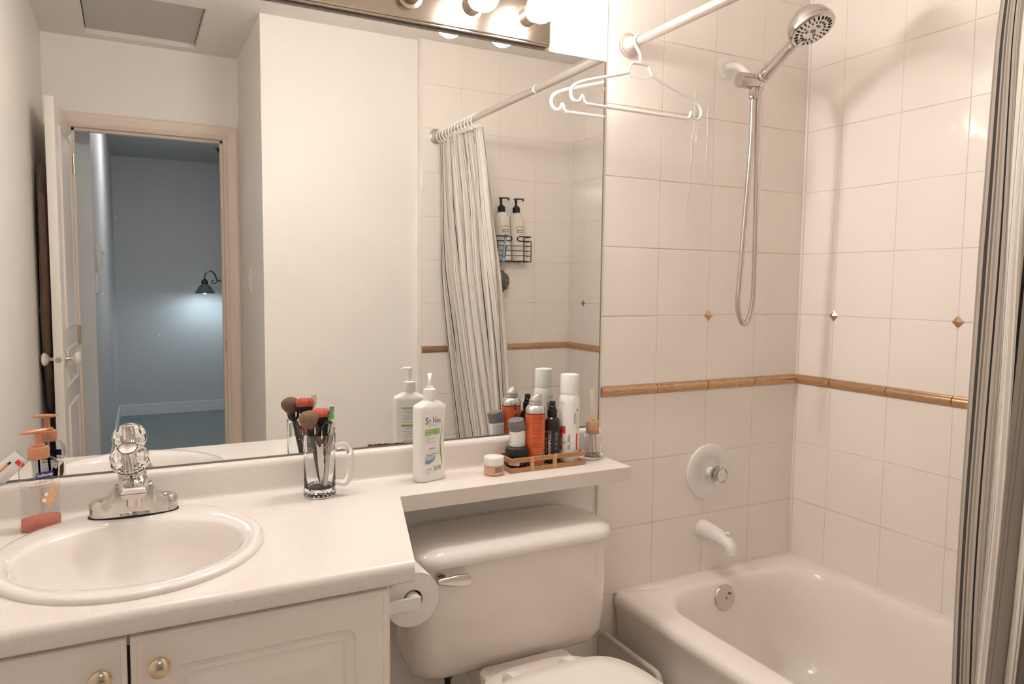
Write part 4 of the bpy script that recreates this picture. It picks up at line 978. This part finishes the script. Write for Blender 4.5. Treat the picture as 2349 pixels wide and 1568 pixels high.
# tub spout
ts = thing('tub_spout', 'cream tub spout with a diverter knob below the shower valve', 'spout', (.2065, 0, .532))
bm = BM()
tube(bm, smooth_path([(0, .001, 0), (0, -.035, -.001), (0, -.07, -.004), (0, -.10, -.009), (0, -.122, -.018), (0, -.131, -.030), (0, -.132, -.042)], 4), [.030 - .0045 * i / 8 if i < 8 else (.0255 - .006 * (i - 8) / 8 if i < 16 else .0195 - .002 * (i - 16) / 8) for i in range(25)], 28)
obj('body', bm, 'white_plastic', ts, ang=60)
obj('base_ring', lathe(BM(), [(.031, 0), (.031, .005), (.029, .007)], (0, 0.0005, 0), (0, -1, 0), 32), 'white_plastic', ts)
obj('diverter_knob', lathe(BM(), [(.003, 0), (.003, .010), (.0072, .011), (.0075, .014), (.006, .016), (.001, .0165)], (0, -.113, .006), (0, 0, 1), 18), 'white_plastic', ts)
# shower valve
sv = thing('shower_valve', 'round cream valve plate with a clear knob above the tub spout', 'shower valve', (.2215, 0, .7195))
obj('plate', lathe(BM(), [(.0885, -.001), (.090, .003), (.0885, .008), (.082, .0105), (.054, .0115), (.050, .0095), (.046, .0085), (.02, .0085)], (0, 0, 0), (0, -1, 0), 64), 'white_plastic', sv)
obj('stem', lathe(BM(), [(.017, .008), (.0165, .036), (.014, .037)], (0, 0, 0), (0, -1, 0), 28), 'white_plastic', sv)
bm = BM(); lathe(bm, [(.016, .034), (.026, .037), (.0295, .043), (.0295, .055), (.0255, .062), (.018, .064)], (0, 0, 0), (0, -1, 0), 20); k = obj('knob', bm, 'acrylic', sv, smooth=False, label='clear acrylic knob')
obj('cap', lathe(BM(), [(.0175, .0645), (.0175, .067), (.003, .0675)], (0, 0, 0), (0, -1, 0), 28), 'white_plastic', k)
obj('core', lathe(BM(), [(.010, .034), (.010, .060)], (0, 0, 0), (0, -1, 0), 16), 'chrome', k)
obj('screw', lathe(BM(), [(.004, .008), (.004, .0105), (.001, .011)], (-.012, 0, -.020), (0, -1, 0), 12), 'chrome', sv)

# hand shower
hs = thing('hand_shower', 'chrome hand shower on a cream wall arm with a looped metal hose', 'shower head', (.243, 0, 1.994))
Hs = Vector((.243, 0, 1.994))
def L_(x, y, z): return Vector((x, y, z + 1.225)) - Hs
obj('flange', lathe(BM(), [(.0335, -.001), (.034, .003), (.030, .0055), (.012, .0075)], (0, 0, 0), (0, -1, 0), 40), 'white_plastic', hs)
obj('shower_arm', tube(BM(), smooth_path([(0, .0, 0), (0, -.03, -.001), (0, -.06, -.012), (-.002, -.088, -.035), (-.004, -.106, -.055)], 5), .0105, 16), 'white_plastic', hs)
br_ = L_(.236, -.122, .700)
hb = obj('bracket', lathe(BM(), [(.0215, -.050), (.0225, -.047), (.0225, .0), (.0205, .001), (.0205, .012), (.0225, .013), (.0225, .030), (.02, .036), (.011, .040)], br_, (1, -.12, .0), 36), 'chrome', hs)
obj('clamp', box(BM(), br_.x - .026, br_.x + .012, br_.y + .004, br_.y + .028, br_.z - .008, br_.z + .026, .006), 'chrome', hb)
cr0, cr1 = L_(.258, -.133, .708), L_(.247, -.268, .778)
hdir = (cr1 - cr0).normalized()
obj('elbow', lathe(BM(), [(.013, -.028), (.0165, -.022), (.0185, -.008), (.0165, .002), (.0135, .005)], cr0, hdir, 28), 'chrome', hb)
HL = (cr1 - cr0).length
obj('handle', lathe(BM(), [(.012, .002), (.0195, .004), (.021, .009), (.0195, .0145), (.0175, .016), (.019, .019), (.0188, .03), (.0170, .07), (.0152, .11), (.0155, HL - .005), (.02, HL + .012), (.022, HL + .02)], cr0, hdir, 28), 'chrome', hs)
hn = Vector((.06, -.47, -.88)).normalized(); hc = L_(.251, -.316, .799); HS = 1.17
hdm = obj('head', lathe(BM(), [(r_q * HS, h_q * HS) for r_q, h_q in [(.004, -.046), (.018, -.045), (.034, -.039), (.046, -.027), (.0525, -.012), (.0538, -.004), (.0528, -.0035), (.0528, -.0015), (.0542, -.001), (.0535, .006), (.049, .0095), (.046, .0088), (.03, .0095), (.004, .0098)]], hc, hn, 48), 'chrome', hs)
u_ = Vector((0, 0, 1)).cross(hn).normalized(); v_ = hn.cross(u_)
for rr, cnt, a_, b__ in ((.0395 * HS, 24, .0052, .0022), (.0275 * HS, 18, .0040, .0019)):
    for i in range(cnt):
        t = 2 * PI * (i + .3) / cnt; c_ = hc + (u_ * math.cos(t) + v_ * math.sin(t)) * rr + hn * .0113
        e1 = u_ * math.cos(t) + v_ * math.sin(t); e2 = hn.cross(e1)
        bm = BM(); loft(bm, [[c_ + e1 * (a_ * math.cos(q)) + e2 * (b__ * math.sin(q)) + hn * hh_ for q in [k * PI / 5 for k in range(10)]] for hh_ in (-.002, .0012)]); obj('nozzle', bm, 'black_plastic', hdm)
for (px, py, a_, b__) in ((0, 0, .0095, .0062), (.0, .0155, .009, .0038), (-.0145, -.008, .0045, .0045), (.0145, -.008, .0045, .0045)):
    c_ = hc + u_ * px * HS + v_ * py * HS + hn * .0113
    bm = BM(); loft(bm, [[c_ + u_ * (a_ * math.cos(q)) + v_ * (b__ * math.sin(q)) + hn * hh_ for q in [k * PI / 8 for k in range(16)]] for hh_ in (-.002, .001)]); obj('centre_jet', bm, 'grey_plastic', hdm)
lp = hc - u_ * .02 - v_ * .046 + hn * .002
low = hc + (Vector((0, 0, -1)) - hn * Vector((0, 0, -1)).dot(hn)).normalized() * .0 
dirn = (-u_ * .25 - Vector((0, 0, 1)) * 0 + (-(hdir - hn * hdir.dot(hn))).normalized()).normalized()
obj('mode_lever', tube(BM(), [hc + dirn * .056, hc + dirn * .067 + hn * .003, hc + dirn * .073 + hn * .006], [.0055, .006, .005], 12), 'silver_plastic', hdm)
nut0 = L_(.238, -.124, .682)
obj('hose_nut', lathe(BM(), [(.0125, .0), (.0135, -.003), (.0135, -.03), (.0115, -.034), (.009, -.036)], nut0, (0, 0, 1), 12), 'chrome', hb, smooth=True, ang=20)
# hose with ribs
path = smooth_path([L_(.238, -.124, .652), L_(.2375, -.122, .50), L_(.230, -.114, .28), L_(.2235, -.108, .10), L_(.2225, -.106, .045), L_(.231, -.106, .0), L_(.247, -.107, -.022), L_(.2645, -.109, -.012), L_(.2755, -.111, .03), L_(.279, -.113, .09), L_(.273, -.117, .28), L_(.262, -.122, .50), L_(.256, -.127, .64), L_(.257, -.130, .69)], 10)
# resample evenly for the ribs
acc = [0]
for a, b in zip(path, path[1:]): acc.append(acc[-1] + (b - a).length)
NR = 330; fine = []; j = 0
for i in range(NR * 2 + 1):
    s_ = acc[-1] * i / (NR * 2)
    while j < len(acc) - 2 and acc[j + 1] < s_: j += 1
    t = (s_ - acc[j]) / max(1e-9, acc[j + 1] - acc[j]); fine.append(path[j].lerp(path[j + 1], t))
obj('hose', tube(BM(), fine, [.0086 if i % 2 else .0074 for i in range(len(fine))], 10), 'chrome', hs, ang=80)

# ------------------------------------------------------------------ curtain rod, hanger, curtain
rod = thing('curtain_rod', 'satin metal shower curtain rod with round wall flanges', 'curtain rod', (-.132, -.75, 2.004))
obj('outer_tube', lathe(BM(), [(.0132, 0), (.0132, .54)], (0, .75, 0), (0, -1, 0), 28), 'satin', rod); obj('inner_tube', lathe(BM(), [(.0121, .53), (.0121, -YF)], (0, .75, 0), (0, -1, 0), 28), 'satin', rod)
obj('joint_ring', lathe(BM(), [(.0112, .543), (.0140, .543), (.0140, .536), (.0132, .536)], (0, .75, 0), (0, -1, 0), 28), 'white_plastic', rod)
for s_, y in ((-1, .75), (1, YF + .75)):
    obj('flange', lathe(BM(), [(.034, -.001), (.0345, .004), (.031, .006), (.030, .010), (.0265, .012), (.0255, .019), (.022, .023), (.0165, .038), (.0145, .040), (.0135, .041)], (0, y, 0), (0, s_, 0), 44), 'satin', rod, ang=45)
hg = thing('clothes_hanger', 'white plastic clothes hanger hooked on the curtain rod by the wall', 'hanger', (-.132, -.052, 2.004))
r_ = .0047; Hx = lambda x, z: (x + .132, 0, z + 1.225 - 2.004)
hook = smooth_path([(-.004, 0, -.002 - .0),] , 1) if False else None
hk = [Hx(-.132 + .0175 * math.cos(a), .7775 + .0175 * math.sin(a)) for a in [math.radians(q) for q in range(10, 231, 20)]]
hk += [Hx(-.134, .752), Hx(-.127, .742), Hx(-.1265, .718)]
obj('hook', tube(BM(), smooth_path(hk, 3), r_, 10), 'white_plastic', hg)
fr = [(-.1265, .716), (-.150, .7155), (-.158, .711), (-.168, .692), (-.178, .683), (-.30, .648), (-.340, .632), (-.3535, .618), (-.3545, .600), (-.343, .587), (-.328, .589), (-.3175, .606)]
obj('shoulder', tube(BM(), smooth_path([Hx(*p) for p in fr], 5), r_, 10), 'white_plastic', hg)
fr2 = [(-.253 - x, z) for x, z in fr]
obj('shoulder', tube(BM(), smooth_path([Hx(*p) for p in fr2], 5), r_, 10), 'white_plastic', hg)
bar = [(-.3175, .606), (-.312, .590), (-.303, .5845), (-.29, .5835), (-.1265, .5835), (.037, .5835), (.05, .5845), (.059, .590), (.0645, .606)]
obj('bar', tube(BM(), smooth_path([Hx(*p) for p in bar], 5), r_, 10), 'white_plastic', hg)
obj('label_bracket', tube(BM(), smooth_path([Hx(*p) for p in [(-.166, .695), (-.158, .682), (-.150, .677), (-.103, .677), (-.095, .682), (-.087, .695)]], 4), .0026, 8), 'acrylic', hg)

# curtain
cu = thing('shower_curtain', 'white shower curtain with black and tan vertical stripes bunched beside the bathtub', 'curtain', (-.10, -1.25, .2))
NS, NTT = 300, 44
bm = BM(); uvl = bm.loops.layers.uv.new('UVMap')
zt, zb = 1.972, .16
def cpt(s, t):
    # s along the rod, t from top to bottom
    z = zt + (zb - zt) * t
    k = min(1.0, t * 1.35)
    y0 = -1.452; y1 = -1.035 + .012 * min(1, t * 8) + .066 * t
    xb = -.118 + .168 * t ** 1.05
    nf = 10.5
    ph = 2 * PI * nf * s + .5 * math.sin(2 * PI * 2.3 * s + 1.1) + .35 * math.sin(3.1 * t + 6 * s)
    amp = (.016 + .034 * min(1, t * 3.0)) * (1 + .28 * math.sin(11 * s + 2 * t))
    x = xb + amp * math.sin(ph) + .012 * math.sin(2 * PI * 1.3 * s + 3 * t)
    y = y0 + (y1 - y0) * s ** (2.0 - 1.4 * t) + .017 * math.sin(2 * ph + .7) * min(1, .35 + t * 2)
    x += .006 * math.sin(9 * t + 17 * s) * min(1, 4 * t) * (1 - .4 * t)
    if y < -1.485: y = -1.485
    return (x + .10, y + 1.25, z - .2)
arc = [0.0]
for i in range(NS): arc.append(arc[-1] + (Vector(cpt((i + 1) / NS, .45)) - Vector(cpt(i / NS, .45))).length)
grid = [[bm.verts.new(cpt(i / NS, j / NTT)) for i in range(NS + 1)] for j in range(NTT + 1)]
for j in range(NTT):
    for i in range(NS):
        f = bm.faces.new((grid[j][i], grid[j][i + 1], grid[j + 1][i + 1], grid[j + 1][i]))
        for lp_, (a, b) in zip(f.loops, ((i, j), (i + 1, j), (i + 1, j + 1), (i, j + 1))): lp_[uvl].uv = (arc[a] / .14, b / NTT)
obj('cloth', bm, 'curtain', cu, ang=80)
for k in range(12):
    s = (k + .5) / 12; y = -1.452 + .417 * s
    rg_ = thing('curtain_ring', 'white plastic ring linking the striped curtain to the rod', 'curtain ring', (-.132, y, 2.004), 0, 'curtain rings on the rod')
    pts = [(.0195 * math.sin(a), .005 * math.sin(a * 1.0) + .003 * math.cos(a), -.0095 + .0270 * math.cos(a)) for a in [2 * PI * i / 24 for i in range(24)]]
    o = obj('loop', tube(BM(), pts, .0024, 8, closed=True), 'white_plastic', rg_)
    obj('hook_tip', lathe(BM(), [(.0028, -.001), (.0028, .003), (.001, .004)], (.0, -.003, -.0365), (0, 0, -1), 10), 'white_plastic', rg_)

# ------------------------------------------------------------------ caddy at the foot end wall
cd = thing('wire_caddy', 'black wire basket on the tiled wall holding two pump bottles', 'caddy', (.252, YF, 1.225 + .20))
cw, cdp = .092, .075
def wire(pts, r=.002, nm='wire', cl=False): return obj(nm, tube(BM(), pts, r, 6, closed=cl), 'wire_black', cd)
for z, r in ((.004, .0022), (.032, .0016), (.056, .0016), (.080, .0016)):
    wire([(-cw, .002, z), (-cw, cdp, z), (cw, cdp, z), (cw, .002, z)], r, 'rail')
for s_ in (-1, 1):
    top = smooth_path([(s_ * cw, .002, .125), (s_ * cw, cdp - .01, .125), (s_ * (cw - .01), cdp, .125), (s_ * .034, cdp, .125), (s_ * .020, cdp, .1225), (s_ * .015, cdp, .114), (s_ * .020, cdp, .1055), (s_ * .034, cdp, .103), (s_ * (cw - .01), cdp, .103), (s_ * cw, cdp - .01, .103), (s_ * cw, .002, .103)], 4)
    wire(top, .0026, 'top_loop')
    wire([(s_ * .052, cdp, .125), (s_ * .052, cdp, .004), (s_ * .052, .002, .004)], .0024, 'upright'); wire([(s_ * cw, cdp, .103), (s_ * cw, cdp, .004)], .0022, 'upright'); wire([(s_ * cw, .002, .125), (s_ * cw, .002, .004)], .0022, 'upright')
for q in range(5): wire([(-.06 + .03 * q, .002, .004), (-.06 + .03 * q, cdp, .004)], .0016, 'floor_wire')
def pump_bottle(x, label, tiltdeg):
    b = thing('pump_bottle', label, 'pump bottle', (x, YF + .038, 1.225 + .2072), PI)
    b.rotation_euler = (0, math.radians(tiltdeg), PI); b.scale = (1.13, 1.13, 1.13)
    R = .0325
    obj('bottle', lathe(BM(), [(.029, 0), (R, .004), (R, .165), (.031, .182), (.026, .197), (.018, .206), (.0145, .208), (.0145, .213)], n=36), 'lotion_cream', b)
    obj('collar', lathe(BM(), [(.0145, .209), (.0165, .210), (.0165, .232), (.012, .234), (.0085, .240), (.005, .241)], n=24), 'black_plastic', b)
    obj('pump_neck', lathe(BM(), [(.0048, .24), (.006, .268)], n=16), 'black_plastic', b)
    bm = BM(); box(bm, -.008, .008, -.006, .006, .266, .272, .002); box(bm, -.036, .0, -.004, .004, .266, .2715, .0015); box(bm, -.040, -.034, -.0035, .0035, .259, .269, .001); obj('pump_head', bm, 'black_plastic', b)
    f_ = cyl(R, .0); f2 = cyl(R, .0, 0, .0008)
    word = 'coconut oil'
    for k, ch in enumerate(word):
        if ch == ' ': continue
        a = (k - 5) / 5 * .95; text(b, ch, .0115, 'print_black', f_, .026 * math.sin(a), .137 + .012 * math.cos(a), 1, -a * .75)
    patch(b, 'label', 'print_tan', f_, -.016, .018, .120, .136, 8); lines(b, 'print_white', f2, -.012, .014, [.1265, .129], .002, 3)
    lines(b, 'print_black', f_, -.014, .014, [.112, .1065], .0022, 5); lines(b, 'print_grey', f_, -.01, .01, [.09], .0016, 6); lines(b, 'print_grey', f_, -.015, .015, [.06, .055, .05, .046], .0016, 7)
    return b
pump_bottle(.214, 'cream pump bottle with tan label in the wire caddy, nearer the striped curtain', 4)
pump_bottle(.296, 'cream pump bottle with tan label in the wire caddy, farther from the striped curtain', 4)
rz2 = thing('razor', 'blue and green razor hanging on the front of the wire caddy', 'razor', (.1985, YF + cdp + .008, 1.225 + .315))
obj('handle', tube(BM(), smooth_path([(0, 0, 0), (-.006, .003, -.03), (-.012, .004, -.06), (-.013, .002, -.09)], 5), [.0065] + [.0055] * 8 + [.007] * 7, 10), 'razor_blue', rz2)
obj('handle_end', lathe(BM(), [(.008, -.004), (.0135, 0), (.008, .005)], (-.014, .002, -.102), (0, 1, 0), 20), 'razor_blue', rz2)
obj('grip', tube(BM(), [(.005, .0, -.035), (-.002, .0, -.075)], .004, 8), 'razor_green', rz2); obj('head', lathe(BM(), [(.006, -.006), (.009, 0), (.006, .006)], (0, 0, .008), (0, 1, 0), 16), 'razor_green', rz2)
lf = thing('mesh_loofah', 'grey mesh bath puff hanging below the wire caddy', 'bath puff', (.185, YF + .05, 1.225 + .105))
bm = BM(); bmesh.ops.create_icosphere(bm, subdivisions=4, radius=.045)
for v in bm.verts:
    d = v.co.normalized(); v.co = d * (.042 + .006 * math.sin(9 * d.x + 4 * d.z) * math.sin(8 * d.y + 5 * d.x) + .003 * math.sin(23 * d.z + 11 * d.y)); v.co.z *= 1.25
obj('puff', bm, 'loofah', lf, ang=80); obj('cord', tube(BM(), smooth_path([(0, -.01, .045), (.004, -.005, .075), (.0, .02, .10)], 5), .0015, 6), 'loofah', lf)
